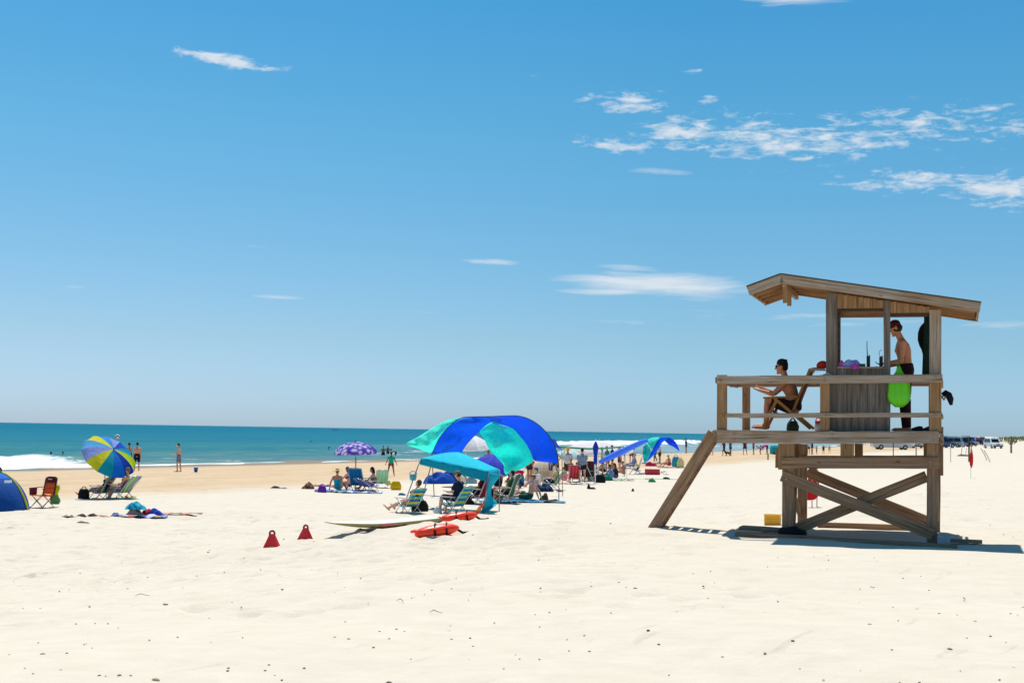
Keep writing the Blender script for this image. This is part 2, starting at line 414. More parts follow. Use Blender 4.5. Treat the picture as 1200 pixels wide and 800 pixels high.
    if hat:
        kind, col = hat[:2]; c = MB()
        if kind in ('cap', 'visor'):
            c.ell(h(-.006, 0, .055), (.103*hs, .088*hs, (.078 if kind == 'cap' else .035)*hs), hy, 14, 8)
            pts = [h(.07, .07*t, .052) for t in (-1, -.5, 0, .5, 1)]; q2 = [h(.165 - .05*abs(t)**2, .066*t, .040) for t in (-1, -.5, 0, .5, 1)]
            up = hy @ Vector((0, 0, .012)); c.rings([[p+up for p in pts] + [p-up for p in reversed(pts)], [p+up*.6 for p in q2] + [p-up*.6 for p in reversed(q2)]])
            fin(c, 'cap', mat(col, .8, 'cloth'), min(cv, .013), 1)
        elif kind == 'straw':
            rr = []
            for r, z in ((.02, .135), (.06, .132), (.088, .11), (.095, .065), (.12, .055), (.19, .035), (.215, .02), (.19, .026), (.10, .045), (.085, .05)):
                rr.append([h(r*cos(2*pi*i/20), r*sin(2*pi*i/20), z + .02*(r > .15)*sin(2*2*pi*i/20)) for i in range(20)])
            c.rings(rr); c.v = [(p + Vector((0, 0, dz)))*S for p in c.v]; c.build('hat', mat(col, .85, 'cloth'), root)
    if glasses:
        c = MB()
        for sd in (-1, 1): c.ell(h(.086, sd*.032, .012), (.014, .030, .022), hy, 10, 6); c.cap(h(.08, sd*.06, .016), h(0, sd*.08, .012), .004, .004, 5)
        c.cap(h(.096, -.02, .016), h(.096, .02, .016), .005, .005, 5)
        c.v = [(p + Vector((0, 0, dz)))*S for p in c.v]; c.build('sunglasses', mat('#101418', .15), root)
    elif detail:
        for sd in (-1, 1):
            c = MB(); c.ell(h(.079, sd*.031, .010), (.010, .013, .008), hy, 10, 6); c.ell(h(.086, sd*.031, .010), (.005, .006, .006), hy, 8, 6, mi=1)
            c.v = [(p + Vector((0, 0, dz)))*S for p in c.v]; c.build('eye', [mat('#d8d2c8', .3), mat('#1a120c', .3)], root)
        c = MB()
        c.cap(h(.086, -.016, -.06), h(.086, .016, -.06), .006, .006, 6); c.v = [(p + Vector((0, 0, dz)))*S for p in c.v]; c.build('mouth', mat('#8a4a3c', .6), root)
    root['_J'] = 0; del root['_J']
    J['S'] = S; J['dz'] = dz
    return root, J
A0 = [(4, 8, 8, 6), (-4, 8, 6, 6)]
POSES = {
 'stand': dict(lean=2, legs=[(3, 4, -3), (-3, 4, -2)], arms=A0),
 'stand_hips': dict(lean=2, legs=[(3, 5, -3), (-4, 5, -3)], arms=[(-20, 38, 25, -30), (-20, 38, 25, -30)]),
 'fold': dict(lean=4, legs=[(3, 5, -3), (-3, 4, -3)], arms=[(15, 12, 95, -30), (10, 12, 90, -35)], neck=15),
 'walk': dict(lean=5, legs=[(24, 2, -2), (-18, 2, -30)], arms=[(-22, 6, 5, 4), (24, 6, 45, 0)], foot=(95, 70)),
 'point': dict(lean=4, legs=[(5, 5, -3), (-10, 5, -6)], arms=[(78, 6, 92, 0), (-6, 10, 12, 6)]),
 'serve': dict(lean=8, legs=[(16, 8, -6), (-14, 6, -16)], arms=[(86, 4, 88, 0), (-12, 14, 40, 10)]),
 'boyarm': dict(lean=0, neck=14, legs=[(8, 5, -3), (-9, 4, -6)], arms=[(18, 6, 86, 0), (12, 6, 78, -4)]),
 'wide': dict(lean=2, legs=[(4, 11, -3, 9), (-6, 11, -6, 9)], arms=[(6, 22, 14, 20), (-6, 24, 14, 26)]),
 'bend': dict(lean=88, curve=12, neck=100, nod=80, legs=[(-4, 7, 2), (6, 7, -4)], arms=[(14, 6, 4, 4), (20, 6, 10, 4)]),
 'stoop': dict(lean=48, curve=18, neck=62, nod=50, legs=[(22, 7, -16), (8, 7, -10)], arms=[(30, 8, 55, 0), (42, 8, 70, 0)]),
 'sit_low': dict(lean=-24, curve=10, neck=0, legs=[(98, 6, 14), (92, 6, 24)], arms=[(26, 10, 82, 0), (22, 10, 78, 0)], foot=(88, 88)),
 'sit_read': dict(lean=-20, curve=14, neck=14, nod=20, legs=[(96, 5, 6), (92, 6, 0)], arms=[(28, 6, 92, -22), (24, 6, 84, -24)], foot=(90, 90)),
 'sit_out': dict(lean=-40, curve=12, neck=-16, legs=[(84, 4, 66), (94, 4, 58)], arms=[(20, 10, 70, 0), (24, 10, 70, 0)], foot=(120, 120)),
 'sit_ground': dict(lean=-4, curve=16, neck=16, legs=[(118, 14, 42), (112, 12, 52)], arms=[(42, 10, 74, 0), (38, 10, 60, 0)], foot=(100, 100)),
 'sit_prop': dict(lean=-26, curve=14, neck=0, legs=[(92, 6, 84), (110, 6, 58)], arms=[(-40, 12, -22, 0), (-38, 12, -20, 0)], foot=(130, 120)),
 'kneel': dict(lean=18, curve=14, neck=24, legs=[(52, 10, -88), (48, 12, -88)], arms=[(32, 8, 46, 0), (36, 8, 60, 0)], foot=(-80, -80)),
 'guard_sit': dict(lean=2, curve=20, neck=16, nod=6, legs=[(109, 4, 4), (112, 9, 10)], arms=[(44, 4, 106, -8), (50, 6, 112, -4)], foot=(90, 90), sw=.185),
 'guard_stand': dict(lean=1, curve=9, neck=24, nod=24, legs=[(5, 4, -4), (-3, 4, -3)], arms=[(8, 6, 82, -6), (2, 6, 74, -10)], sw=.19),
 'wade': dict(lean=4, legs=[(3, 6, -3), (-3, 6, -2)], arms=[(20, 34, 30, 10), (14, 30, 24, 14)]),
}
# ------------------------------------------------------------------ camera, sun, sky
cd = bpy.data.cameras.new('camera'); cam = bpy.data.objects.new('camera', cd); C.objects.link(cam)
cam.matrix_world = Matrix.Translation(CAM) @ camM.to_4x4()
cd.lens = 36 * F / 1200; cd.sensor_width = 36; cd.clip_start = .1; cd.clip_end = 60000
cd.dof.use_dof = True; cd.dof.focus_distance = 22.5; cd.dof.aperture_fstop = 5.6
scene.camera = cam
SUN_EL, SUN_AZ = 67.0, -3.5        # azimuth from +Y towards +X: behind the tower, a little to the left
sl = bpy.data.lights.new('sun', 'SUN'); sl.energy = 5.0; sl.angle = R(.53); sl.color = (1, .965, .91)
so = bpy.data.objects.new('sun', sl); C.objects.link(so)
sd_ = Vector((sin(R(SUN_AZ))*cos(R(SUN_EL)), cos(R(SUN_AZ))*cos(R(SUN_EL)), sin(R(SUN_EL))))
so.rotation_euler = sd_.to_track_quat('Z', 'Y').to_euler()
w = bpy.data.worlds.new('World'); scene.world = w; w.use_nodes = True; nt = w.node_tree; nt.nodes.clear(); L = nt.links.new
wo = N(nt, 'ShaderNodeOutputWorld'); bg = N(nt, 'ShaderNodeBackground'); bg.inputs[1].default_value = .10
sky = N(nt, 'ShaderNodeTexSky'); sky.sky_type = 'NISHITA'; sky.sun_disc = False
sky.sun_elevation = R(SUN_EL); sky.sun_rotation = R(SUN_AZ); sky.air_density = 1.0; sky.dust_density = .35; sky.ozone_density = 3.2; sky.altitude = 0
tc = N(nt, 'ShaderNodeTexCoord'); sx = N(nt, 'ShaderNodeSeparateXYZ'); L(tc.outputs['Generated'], sx.inputs[0])
az = N(nt, 'ShaderNodeMath', operation='ARCTAN2'); L(sx.outputs[0], az.inputs[0]); L(sx.outputs[1], az.inputs[1])
el = N(nt, 'ShaderNodeMath', operation='ARCSINE'); L(sx.outputs[2], el.inputs[0])
cb = N(nt, 'ShaderNodeCombineXYZ'); L(az.outputs[0], cb.inputs[0]); L(el.outputs[0], cb.inputs[1])
def wn(sx_, sy_, det, dist=0, ro=.6):
    mp = N(nt, 'ShaderNodeMapping'); mp.inputs['Scale'].default_value = (sx_, sy_, 1); L(cb.outputs[0], mp.inputs[0])
    n = N(nt, 'ShaderNodeTexNoise'); n.inputs['Scale'].default_value = 1; n.inputs['Detail'].default_value = det; n.inputs['Distortion'].default_value = dist; n.inputs['Roughness'].default_value = ro
    L(mp.outputs[0], n.inputs['Vector']); return n
n_puff = wn(52, 185, 8, .3, .66); n_wisp = wn(14, 110, 6, .9, .6)
def azel(px, py):
    d = ray(px, py).normalized(); return math.atan2(d.x, d.y), math.asin(d.z)
def mth(op, a, b=None, c=None):
    n = N(nt, 'ShaderNodeMath', operation=op)
    for i, x in enumerate((a, b, c)):
        if x is None: continue
        if isinstance(x, (int, float)): n.inputs[i].default_value = x
        else: L(x, n.inputs[i])
    return n.outputs[0]
CL = [  # centre px, py, half width, half height, slope, strength, kind
 (264, 70, 60, 8, .10, 1.35, 'p'), (735, 119, 52, 13, .02, 1.0, 'p'), (722, 170, 54, 9, .04, 1.0, 'p'), (800, 156, 60, 20, -.1, 1.05, 'p'),
 (850, 138, 70, 14, 0, .55, 'p'), (905, 165, 120, 25, .03, 1.0, 'p'), (830, 117, 18, 6, 0, .8, 'p'), (1000, 160, 110, 26, .0, .8, 'p'),
 (1080, 148, 120, 22, .05, .75, 'p'), (1170, 130, 60, 14, 0, .6, 'p'), (775, 201, 60, 6, .05, .75, 'w'), (1080, 213, 95, 14, .03, .95, 'p'), (1175, 222, 80, 20, .1, 1.1, 'p'),
 (1180, 150, 60, 16, 0, .6, 'p'), (775, 333, 120, 16, .05, 1.15, 'w'), (730, 342, 90, 5, -.02, .9, 'w'), (735, 314, 60, 6, .05, .8, 'w'), (576, 307, 38, 4.5, 0, .9, 'w'), (326, 348, 44, 3.5, 0, .75, 'w'),
 (296, 289, 34, 3, 0, .4, 'w'), (86, 336, 26, 3, 0, .45, 'w'), (498, 366, 34, 3, 0, .6, 'w'), (220, 347, 80, 2.5, 0, .3, 'w'), (935, -2, 75, 8, 0, 1.1, 'w'),
 (1010, 375, 260, 12, .04, .50, 'w'), (1170, 380, 90, 7, 0, .6, 'w'), (740, 377, 120, 5, .04, .45, 'w'), (740, 284, 26, 3, 0, .45, 'w'), (815, 83, 16, 4, 0, .4, 'p'), (635, 92, 20, 4, 0, .35, 'p'), (620, 75, 12, 3, 0, .35, 'p'), (1100, 380, 140, 9, 0, .4, 'w')]
acc = None
for px, py, hw, hh, slp, st, kd in CL:
    a0, e0 = azel(px, py); da = mth('SUBTRACT', az.outputs[0], a0); de = mth('SUBTRACT', el.outputs[0], e0)
    de = mth('MULTIPLY_ADD', da, slp + .016, de)
    q = mth('ADD', mth('POWER', mth('ABSOLUTE', mth('MULTIPLY', da, F/hw)), 2.0), mth('POWER', mth('ABSOLUTE', mth('MULTIPLY', de, F/hh)), 2.0))
    g = mth('MULTIPLY', mth('EXPONENT', mth('MULTIPLY', q, -1.1)), st)
    nn = n_puff if kd == 'p' else n_wisp
    k = mth('MULTIPLY', mth('SUBTRACT', mth('ADD', mth('MULTIPLY', nn.outputs[0], 3.6 if kd == 'p' else 1.5), g), 2.28 if kd == 'p' else 1.12), 1.25 if kd == 'p' else 1.3)
    k = mth('MULTIPLY', mth('MINIMUM', mth('MAXIMUM', k, 0), 1), mth('MINIMUM', mth('MULTIPLY', g, 2.4), .82))
    acc = k if acc is None else mth('MAXIMUM', acc, k)
rs = N(nt, 'ShaderNodeMapRange'); rs.inputs[1].default_value = 0; rs.inputs[2].default_value = R(20); L(el.outputs[0], rs.inputs[0])
er = N(nt, 'ShaderNodeValToRGB'); E = er.color_ramp.elements; er.color_ramp.interpolation = 'B_SPLINE' if False else 'LINEAR'
hc = [(0, (.585, .87, 1.38)), (.06, (.593, .859, 1.32)), (.18, (.587, .823, 1.057)), (.35, (.513, .845, 1.007)), (.605, (.40, .914, 1.023)), (.85, (.30, .907, 1.073)), (1, (.30, .90, 1.07))]
E[0].position = 0; E[0].color = tuple(x/1.5 for x in hc[0][1]) + (1,); E[1].position = 1; E[1].color = tuple(x/1.5 for x in hc[-1][1]) + (1,)
for a_, c_ in hc[1:-1]: e_ = E.new(a_); e_.color = tuple(x/1.5 for x in c_) + (1,)
L(rs.outputs[0], er.inputs[0])
hm = N(nt, 'ShaderNodeVectorMath', operation='SCALE'); hm.inputs['Scale'].default_value = 1.5; L(er.outputs[0], hm.inputs[0])
hs = N(nt, 'ShaderNodeVectorMath', operation='MULTIPLY'); L(hm.outputs[0], hs.inputs[0]); L(sky.outputs[0], hs.inputs[1])
azc = mth('MINIMUM', mth('MAXIMUM', az.outputs[0], -.5), .12); azv = N(nt, 'ShaderNodeCombineXYZ')
for i_, k_ in enumerate((-.55, -.27, -.22)): L(mth('MULTIPLY_ADD', azc, k_, 1.0), azv.inputs[i_])
h2 = N(nt, 'ShaderNodeVectorMath', operation='MULTIPLY'); L(hs.outputs[0], h2.inputs[0]); L(azv.outputs[0], h2.inputs[1]); hs = h2
mxc = N(nt, 'ShaderNodeMix', data_type='RGBA'); L(acc, mxc.inputs[0]); L(hs.outputs[0], mxc.inputs[6]); mxc.inputs[7].default_value = (7.9, 8.3, 8.7, 1)
L(mxc.outputs[2], bg.inputs[0]); L(bg.outputs[0], wo.inputs[0])
vs = scene.view_settings; vs.view_transform = 'Standard'; vs.look = 'None'; vs.exposure = 0; vs.gamma = 1; vs.use_curve_mapping = False
scene.cycles.max_bounces = 6; scene.cycles.use_denoising = True

# ------------------------------------------------------------------ sand
def grow(a, b, step, far, fac=1.09):
    m = list(np.arange(a, b + 1e-6, step)); lo, hi = [], []; s = step; x = a
    while x > -far: s *= fac; x -= s; lo.append(x)
    s = step; x = b
    while x < far: s *= fac; x += s; hi.append(x)
    return np.array(lo[::-1] + m + hi)
def vnoise(X, Y, seed):
    def hsh(i, j): 
        n = (i.astype(np.int64)*374761393 + j.astype(np.int64)*668265263 + seed*1442695) & 0x7fffffff
        n = (n ^ (n >> 13)) * 1274126177 & 0x7fffffff
        return ((n ^ (n >> 16)) & 0xffff) / 65535.0
    i = np.floor(X); j = np.floor(Y); fx = X-i; fy = Y-j; fx = fx*fx*(3-2*fx); fy = fy*fy*(3-2*fy)
    return (hsh(i, j)*(1-fx) + hsh(i+1, j)*fx)*(1-fy) + (hsh(i, j+1)*(1-fx) + hsh(i+1, j+1)*fx)*fy
def grid_obj(name, xs, ys, Z, material, loc=(0, 0, 0)):
    XX, YY = np.meshgrid(xs, ys); nx, ny = len(xs), len(ys)
    co = np.stack([XX, YY, Z], -1).reshape(-1, 3)
    idx = np.arange(nx*ny).reshape(ny, nx)
    f = np.stack([idx[:-1, :-1], idx[:-1, 1:], idx[1:, 1:], idx[1:, :-1]], -1).reshape(-1, 4)
    me = bpy.data.meshes.new(name); me.vertices.add(len(co)); me.vertices.foreach_set('co', co.ravel())
    me.loops.add(f.size); me.loops.foreach_set('vertex_index', f.ravel()); me.polygons.add(len(f))
    me.polygons.foreach_set('loop_start', np.arange(0, f.size, 4)); me.polygons.foreach_set('use_smooth', np.ones(len(f), bool))
    me.update(calc_edges=True)
    u, v = uv_of(XX, YY); uvl = me.uv_layers.new(name='UVMap')
    uvs = np.stack([u.ravel()[f.ravel()]/100, v.ravel()[f.ravel()]/100], -1); uvl.data.foreach_set('uv', uvs.ravel())
    me.materials.append(material); me.validate()
    o = bpy.data.objects.new(name, me); C.objects.link(o); return o
xs = grow(-24, 16, .11, 26000, 1.07); ys0 = grow(8, 44, .10, 26000, 1.07); ys = ys0[ys0 > -300]
XX, YY = np.meshgrid(xs, ys); Z = zt(XX, YY)
nearm = np.clip(1 - np.maximum(0, np.hypot(XX, YY - 22) - 22) / 25, 0, 1)
Z = Z + nearm * (.45 + .55*sstep(16, 26, YY)) * (.024*(vnoise(XX/1.3, YY/1.3, 3) - .5) + .022*(vnoise(XX/.42, YY/.42, 5) - .5) + .010*(vnoise(XX/.2, YY/.2, 9) - .5))
rg = np.random.RandomState(4)
# footprints pressed into the sand, most of them on the left and beyond the tower
for k in range(3400):
    if k % 3: fx, fy = rg.uniform(-22, 14 if k % 2 else 0), rg.uniform(20, 43)
    else: fx, fy = rg.uniform(-16, 3), rg.uniform(13, 30)
    if fx > 1 and 19.5 < fy < 26 and rg.rand() < .8: continue
    a = rg.uniform(0, pi); i0, i1 = np.searchsorted(xs, (fx-.6, fx+.6)); j0, j1 = np.searchsorted(ys, (fy-.6, fy+.6))
    dx = XX[j0:j1, i0:i1]-fx; dy = YY[j0:j1, i0:i1]-fy
    p = (dx*cos(a)+dy*sin(a))/.17; q = (-dx*sin(a)+dy*cos(a))/.105; r2 = p*p+q*q
    dp = rg.uniform(.02, .06); Z[j0:j1, i0:i1] += -dp*np.exp(-r2) + dp*.35*np.exp(-((np.sqrt(r2)-1.7)**2)*4)
# far end of the beach rises into a low dune
sm = bpy.data.materials.new('sand'); n_ = nodes(sm); nt = n_; L = nt.links.new
out = N(nt, 'ShaderNodeOutputMaterial'); p = N(nt, 'ShaderNodeBsdfPrincipled'); p.inputs['Roughness'].default_value = .95; p.inputs['Specular IOR Level'].default_value = .1
uvn = N(nt, 'ShaderNodeUVMap'); sp_ = N(nt, 'ShaderNodeSeparateXYZ'); L(uvn.outputs[0], sp_.inputs[0]); tco = N(nt, 'ShaderNodeTexCoord')
def tn(sc, det, co=None, dist=0, ro=.55, scl=None):
    n = N(nt, 'ShaderNodeTexNoise'); n.inputs['Scale'].default_value = sc; n.inputs['Detail'].default_value = det; n.inputs['Distortion'].default_value = dist; n.inputs['Roughness'].default_value = ro
    src = co or tco.outputs['Object']
    if scl: mp = N(nt, 'ShaderNodeMapping'); mp.inputs['Scale'].default_value = scl; L(src, mp.inputs[0]); src = mp.outputs[0]
    L(src, n.inputs['Vector']); return n.outputs[0]
def rmp(x, a, b, c=0, d=1, smooth=False):
    n = N(nt, 'ShaderNodeMapRange'); n.inputs[1].default_value = a; n.inputs[2].default_value = b; n.inputs[3].default_value = c; n.inputs[4].default_value = d
    if smooth: n.interpolation_type = 'SMOOTHSTEP'
    L(x, n.inputs[0]); return n.outputs[0]
def mixc(f, a, b):
    n = N(nt, 'ShaderNodeMix', data_type='RGBA')
    if isinstance(f, (int, float)): n.inputs[0].default_value = f
    else: L(f, n.inputs[0])
    for i, x in ((6, a), (7, b)):
        if isinstance(x, tuple): n.inputs[i].default_value = (*x, 1)
        else: L(x, n.inputs[i])
    return n.outputs[2]
big = tn(.35, 5); med = tn(2.6, 6, None, .4); fine = tn(160, 3); stretched = tn(1, 5, uvn.outputs[0], .5, .6, (55, 9, 1))
ushift = mth('MULTIPLY_ADD', stretched, .10, sp_.outputs[0])
dry = mixc(rmp(med, .3, .7), (.61, .532, .418), (.67, .592, .475))
dry = mixc(rmp(big, .35, .7, 0, .55), dry, (.645, .562, .435))
dry = mixc(rmp(fine, .62, .74, 0, .35), dry, (.40, .34, .26))
tan = mixc(rmp(stretched, .35, .65), (.55, .395, .235), (.615, .455, .29))
tan = mixc(rmp(tn(.9, 6, None, .6), .52, .66, 0, .6), tan, (.45, .33, .21))
wet = (.26, .205, .15)
c1 = mixc(rmp(ushift, .385, .44, 0, 1, True), dry, tan)
c1 = mixc(rmp(mth('MULTIPLY_ADD', stretched, .05, sp_.outputs[0]), .64, .70, 0, 1, True), c1, wet)
# dry seaweed and shell grit along old tide lines, strengthened as painted footprint shade
wr = mth('MULTIPLY', rmp(tn(1, 8, uvn.outputs[0], .6, .7, (420, 60, 1)), .60, .68), rmp(sp_.outputs[0], .10, .26, .35, .95))
wr2 = mth('MULTIPLY', wr, rmp(sp_.outputs[0], .50, .62, 1, .2))
c1 = mixc(mth('MULTIPLY', wr2, .5), c1, (.20, .16, .11))
vo = N(nt, 'ShaderNodeTexVoronoi'); vo.inputs['Scale'].default_value = 3.4; L(tco.outputs['Object'], vo.inputs['Vector'])
sc_ = N(nt, 'ShaderNodeSeparateColor'); L(vo.outputs['Color'], sc_.inputs[0])
dots = mth('MULTIPLY', mth('LESS_THAN', vo.outputs['Distance'], mth('MULTIPLY_ADD', sc_.outputs[1], .030, .012)), mth('GREATER_THAN', sc_.outputs[0], .62))
c1 = mixc(mth('MULTIPLY', dots, .6), c1, (.17, .13, .10))
L(c1, p.inputs['Base Color'])
bp = N(nt, 'ShaderNodeBump'); bp.inputs['Strength'].default_value = .5; bp.inputs['Distance'].default_value = .045
hsum = mth('ADD', mth('MULTIPLY', tn(4.2, 7, None, .3, .6), 1.0), mth('MULTIPLY', tn(30, 5), .25)); L(hsum, bp.inputs['Height'])
L(bp.outputs[0], p.inputs['Normal']); L(p.outputs[0], out.inputs[0])
sand = grid_obj('sand', xs, ys, Z, sm); tag(sand, kind='structure')

# ------------------------------------------------------------------ sea
def axis(a, b, s0, far, fac):
    m = list(np.arange(a, b, s0)); s = s0; x = m[-1]
    while x < far: s *= fac; x += s; m.append(x)
    return np.array(m)
us = axis(58, 150, .45, 42000, 1.06); vsn = axis(-60, 380, .9, 42000, 1.07); vsn = np.concatenate([-60 - np.array([3000, 1500, 700, 300, 120, 50, 20])[0:7], vsn])
U, V = np.meshgrid(us, vsn)
bend = np.maximum(V - 200, 0); bend = .15*bend*bend/(bend+40)
ud = U + bend                                     # straight-frame u
SX = (-.9*ud + .437*V); SY = (.437*ud + .9*V)      # inverse of uv_of, the 2x2 is orthonormal to 0.1 %
n1 = vnoise(V/9, U/5, 21); n2 = vnoise(V/3.1, U/1.7, 22); n3 = vnoise(V/40, U/11, 23)
swell = .12*np.sin(U/4.2 + 2.2*n3 + V*.01)*np.clip((U-72)/20, 0, 1)*np.clip(1.4-U/400, .2, 1) + .06*(n2-.5)
def surf(u0, wdt, v0, v1, hgt):
    m = sstep(v0[0], v0[1], V)*(1 - sstep(v1[0], v1[1], V))
    return m*hgt*np.exp(-((U-u0-2*(n1-.5))/wdt)**2)*(.65+.7*n2)
br1 = surf(77.5, 4, (-30, 0), (78, 98), .62) ; br2 = surf(112, 8, (205, 245), (400, 480), .8) + surf(132, 7, (250, 300), (430, 500), .55)
SZ = -1.40 + swell + br1 + br2
foam1 = sstep(68.2, 69, U)*(1-sstep(80, 84, U+3*(n1-.5)))*(1-sstep(66, 100, V + .0*U + 8*(n2-.5)))
foam2 = (sstep(103, 107, U+5*(n1-.5))*(1-sstep(115, 121, U+6*(n1-.5))) + .4*sstep(127, 130, U+3*(n1-.5))*(1-sstep(136, 141, U)))*sstep(205, 262, V+30*(n1-.5))*(1-sstep(430, 520, V))*(.62+.5*n3)
edge = sstep(67.8, 68.6, U+1.0*(n1-.5))*(1-sstep(70.6, 72.6, U+1.8*(n2-.5)))
streak = (np.abs(n3-.5) < .035)*(U > 74)*(U < 104)*(n2 > .35)*.55*(V > 90)
foam = np.clip(np.maximum.reduce([foam1, foam2, edge*.95, streak]), 0, 1)
nx, ny = len(us), len(vsn); idx = np.arange(nx*ny).reshape(ny, nx)
f = np.stack([idx[:-1, :-1], idx[1:, :-1], idx[1:, 1:], idx[:-1, 1:]], -1).reshape(-1, 4)
me = bpy.data.meshes.new('sea'); co = np.stack([SX, SY, SZ], -1).reshape(-1, 3)
me.vertices.add(len(co)); me.vertices.foreach_set('co', co.ravel()); me.loops.add(f.size); me.loops.foreach_set('vertex_index', f.ravel()); me.polygons.add(len(f))
me.polygons.foreach_set('loop_start', np.arange(0, f.size, 4)); me.polygons.foreach_set('use_smooth', np.ones(len(f), bool)); me.update(calc_edges=True)
uvl = me.uv_layers.new(name='UVMap'); uvl.data.foreach_set('uv', np.stack([U.ravel()[f.ravel()]/100, V.ravel()[f.ravel()]/100], -1).ravel())
fa = me.attributes.new('foam', 'FLOAT', 'POINT'); fa.data.foreach_set('value', foam.ravel())
me.validate()
if me.polygons[0].normal.z < 0: me.flip_normals()
wm = bpy.data.materials.new('sea_water'); nt = nodes(wm); L = nt.links.new
out = N(nt, 'ShaderNodeOutputMaterial'); p = N(nt, 'ShaderNodeBsdfPrincipled'); uvn = N(nt, 'ShaderNodeUVMap'); sp_ = N(nt, 'ShaderNodeSeparateXYZ'); L(uvn.outputs[0], sp_.inputs[0]); tco = N(nt, 'ShaderNodeTexCoord')
st = tn(1, 6, uvn.outputs[0], .4, .6, (28, 3.5, 1)); st2 = tn(1, 6, uvn.outputs[0], .6, .65, (130, 22, 1)); st3 = tn(1, 4, uvn.outputs[0], .3, .6, (6, .5, 1))
us_ = mth('MULTIPLY_ADD', st, .22, sp_.outputs[0])
cr = N(nt, 'ShaderNodeValToRGB'); E = cr.color_ramp.elements
stops = [(0, (.22, .28, .22)), (.08, (.065, .215, .19)), (.22, (.028, .185, .215)), (.5, (.012, .16, .22)), (1, (.001, .132, .205))]
E[0].position, E[0].color = 0, (*stops[0][1], 1); E[1].position, E[1].color = 1, (*stops[-1][1], 1)
for a, c in stops[1:-1]: x = E.new(a); x.color = (*c, 1)
L(rmp(us_, .80, 5.5), cr.inputs[0])
wc = mixc(rmp(st2, .38, .62, 0, .85), cr.outputs[0], (.012, .14, .20))
wc = mixc(rmp(st3, .45, .65, 0, .4), wc, (.0, .11, .18))
sur = mth('MULTIPLY', rmp(sp_.outputs[1], 1.7, 2.6, 0, 1, True), mth('MULTIPLY', rmp(sp_.outputs[0], 1.5, 1.05, 0, 1, True), .75))
wc = mixc(sur, wc, (.26, .35, .37))
at_ = N(nt, 'ShaderNodeAttribute'); at_.attribute_name = 'foam'
fn = tn(1, 7, uvn.outputs[0], .5, .7, (95, 60, 1))
fmask = mth('MINIMUM', mth('MAXIMUM', mth('MULTIPLY', mth('SUBTRACT', mth('ADD', at_.outputs['Fac'], mth('MULTIPLY', fn, .9)), .95), 3.5), 0), 1)
caps = mth('MULTIPLY', rmp(tn(1, 7, uvn.outputs[0], .4, .7, (300, 70, 1)), .74, .78), rmp(sp_.outputs[0], .9, 6, .5, 0))
fmask = mth('MAXIMUM', fmask, caps)
wc = mixc(fmask, wc, (.86, .88, .88))
L(wc, p.inputs['Base Color']); L(rmp(fmask, 0, 1, .5, .85), p.inputs['Roughness']); p.inputs['IOR'].default_value = 1.33; p.inputs['Specular IOR Level'].default_value = .03
bp = N(nt, 'ShaderNodeBump'); bp.inputs['Strength'].default_value = .9; bp.inputs['Distance'].default_value = .5
hh = mth('ADD', mth('MULTIPLY', tn(1, 6, uvn.outputs[0], .4, .62, (70, 26, 1)), .7), mth('MULTIPLY', tn(1, 3, uvn.outputs[0], .2, .6, (12, 3, 1)), 1.2))
L(hh, bp.inputs['Height']); L(bp.outputs[0], p.inputs['Normal']); L(p.outputs[0], out.inputs[0])
me.materials.append(wm); sea = bpy.data.objects.new('sea', me); C.objects.link(sea); tag(sea, kind='structure')
# ------------------------------------------------------------------ lifeguard tower
TA = R(-17.3); TO = Vector((6.49, 22.0, 0.0)); TX = Vector((cos(TA), sin(TA), 0)); TY = Vector((-sin(TA), cos(TA), 0))
def T(px, py, c):
    """point of the tower's own frame at depth c behind its front face"""
    d = ray(px, py); o = CAM - TO; t = (c - o.dot(TY)) / d.dot(TY); q = o + d*t
    return Vector((q.dot(TX), c, q.z))
def TW(p): return TO + TX*p[0] + TY*p[1] + Vector((0, 0, p[2]))
tower = empty('lifeguard_tower', TO, TA, 'weathered wooden lifeguard tower on posts with railed deck and roofed cabin', 'lifeguard tower')
K = 74.0
def bm(name, a, b, wpx, c, th, m=W_GREY, wob=.003, ext=0, parent=None, lab=None):
    """board seen face-on between two pixel points, wpx wide, its face at depth c, th thick"""
    p0 = T(*a, c); p1 = T(*b, c); d = (p1-p0).normalized(); p0 -= d*ext; p1 += d*ext
    q = Vector((0, th/2, 0))
    s = (22.0 + .955*c + .15*max(0, 6.6-TW(p0).x)) / F
    o = MB().beam(p0+q, p1+q, th, wpx*s, (0, 1, 0), 0, .008, wob).build(name, m, parent or tower)
    if lab: o['label'] = lab
    return o
def slab(name, x0, x1, y0, y1, z0, z1, m, n=1, gap=.006, along='y', parent=None):
    b = MB()
    for k in range(n):
        if along == 'y':
            a, e = x0 + (x1-x0)*k/n + gap/2, x0 + (x1-x0)*(k+1)/n - gap/2; b.beam(((a+e)/2, y0, (z0+z1)/2), ((a+e)/2, y1, (z0+z1)/2), e-a, z1-z0, (1, 0, 0))
        else:
            a, e = y0 + (y1-y0)*k/n + gap/2, y0 + (y1-y0)*(k+1)/n - gap/2; b.beam((x0, (a+e)/2, (z0+z1)/2), (x1, (a+e)/2, (z0+z1)/2), e-a, z1-z0, (0, 1, 0))
    return b.build(name, m, parent or tower)
# legs
def leg(pxt, yt, pxb, yb, w, c, m=W_LOW):
    return bm('leg', (pxt, yt), (pxb, yb), w, c, .15, m, .004, .0)
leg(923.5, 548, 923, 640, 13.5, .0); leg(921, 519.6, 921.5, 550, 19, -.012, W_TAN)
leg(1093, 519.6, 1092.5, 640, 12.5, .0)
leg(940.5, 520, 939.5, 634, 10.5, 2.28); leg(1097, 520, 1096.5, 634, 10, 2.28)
leg(930, 545, 926, 634, 9, 1.2, W_LOW)
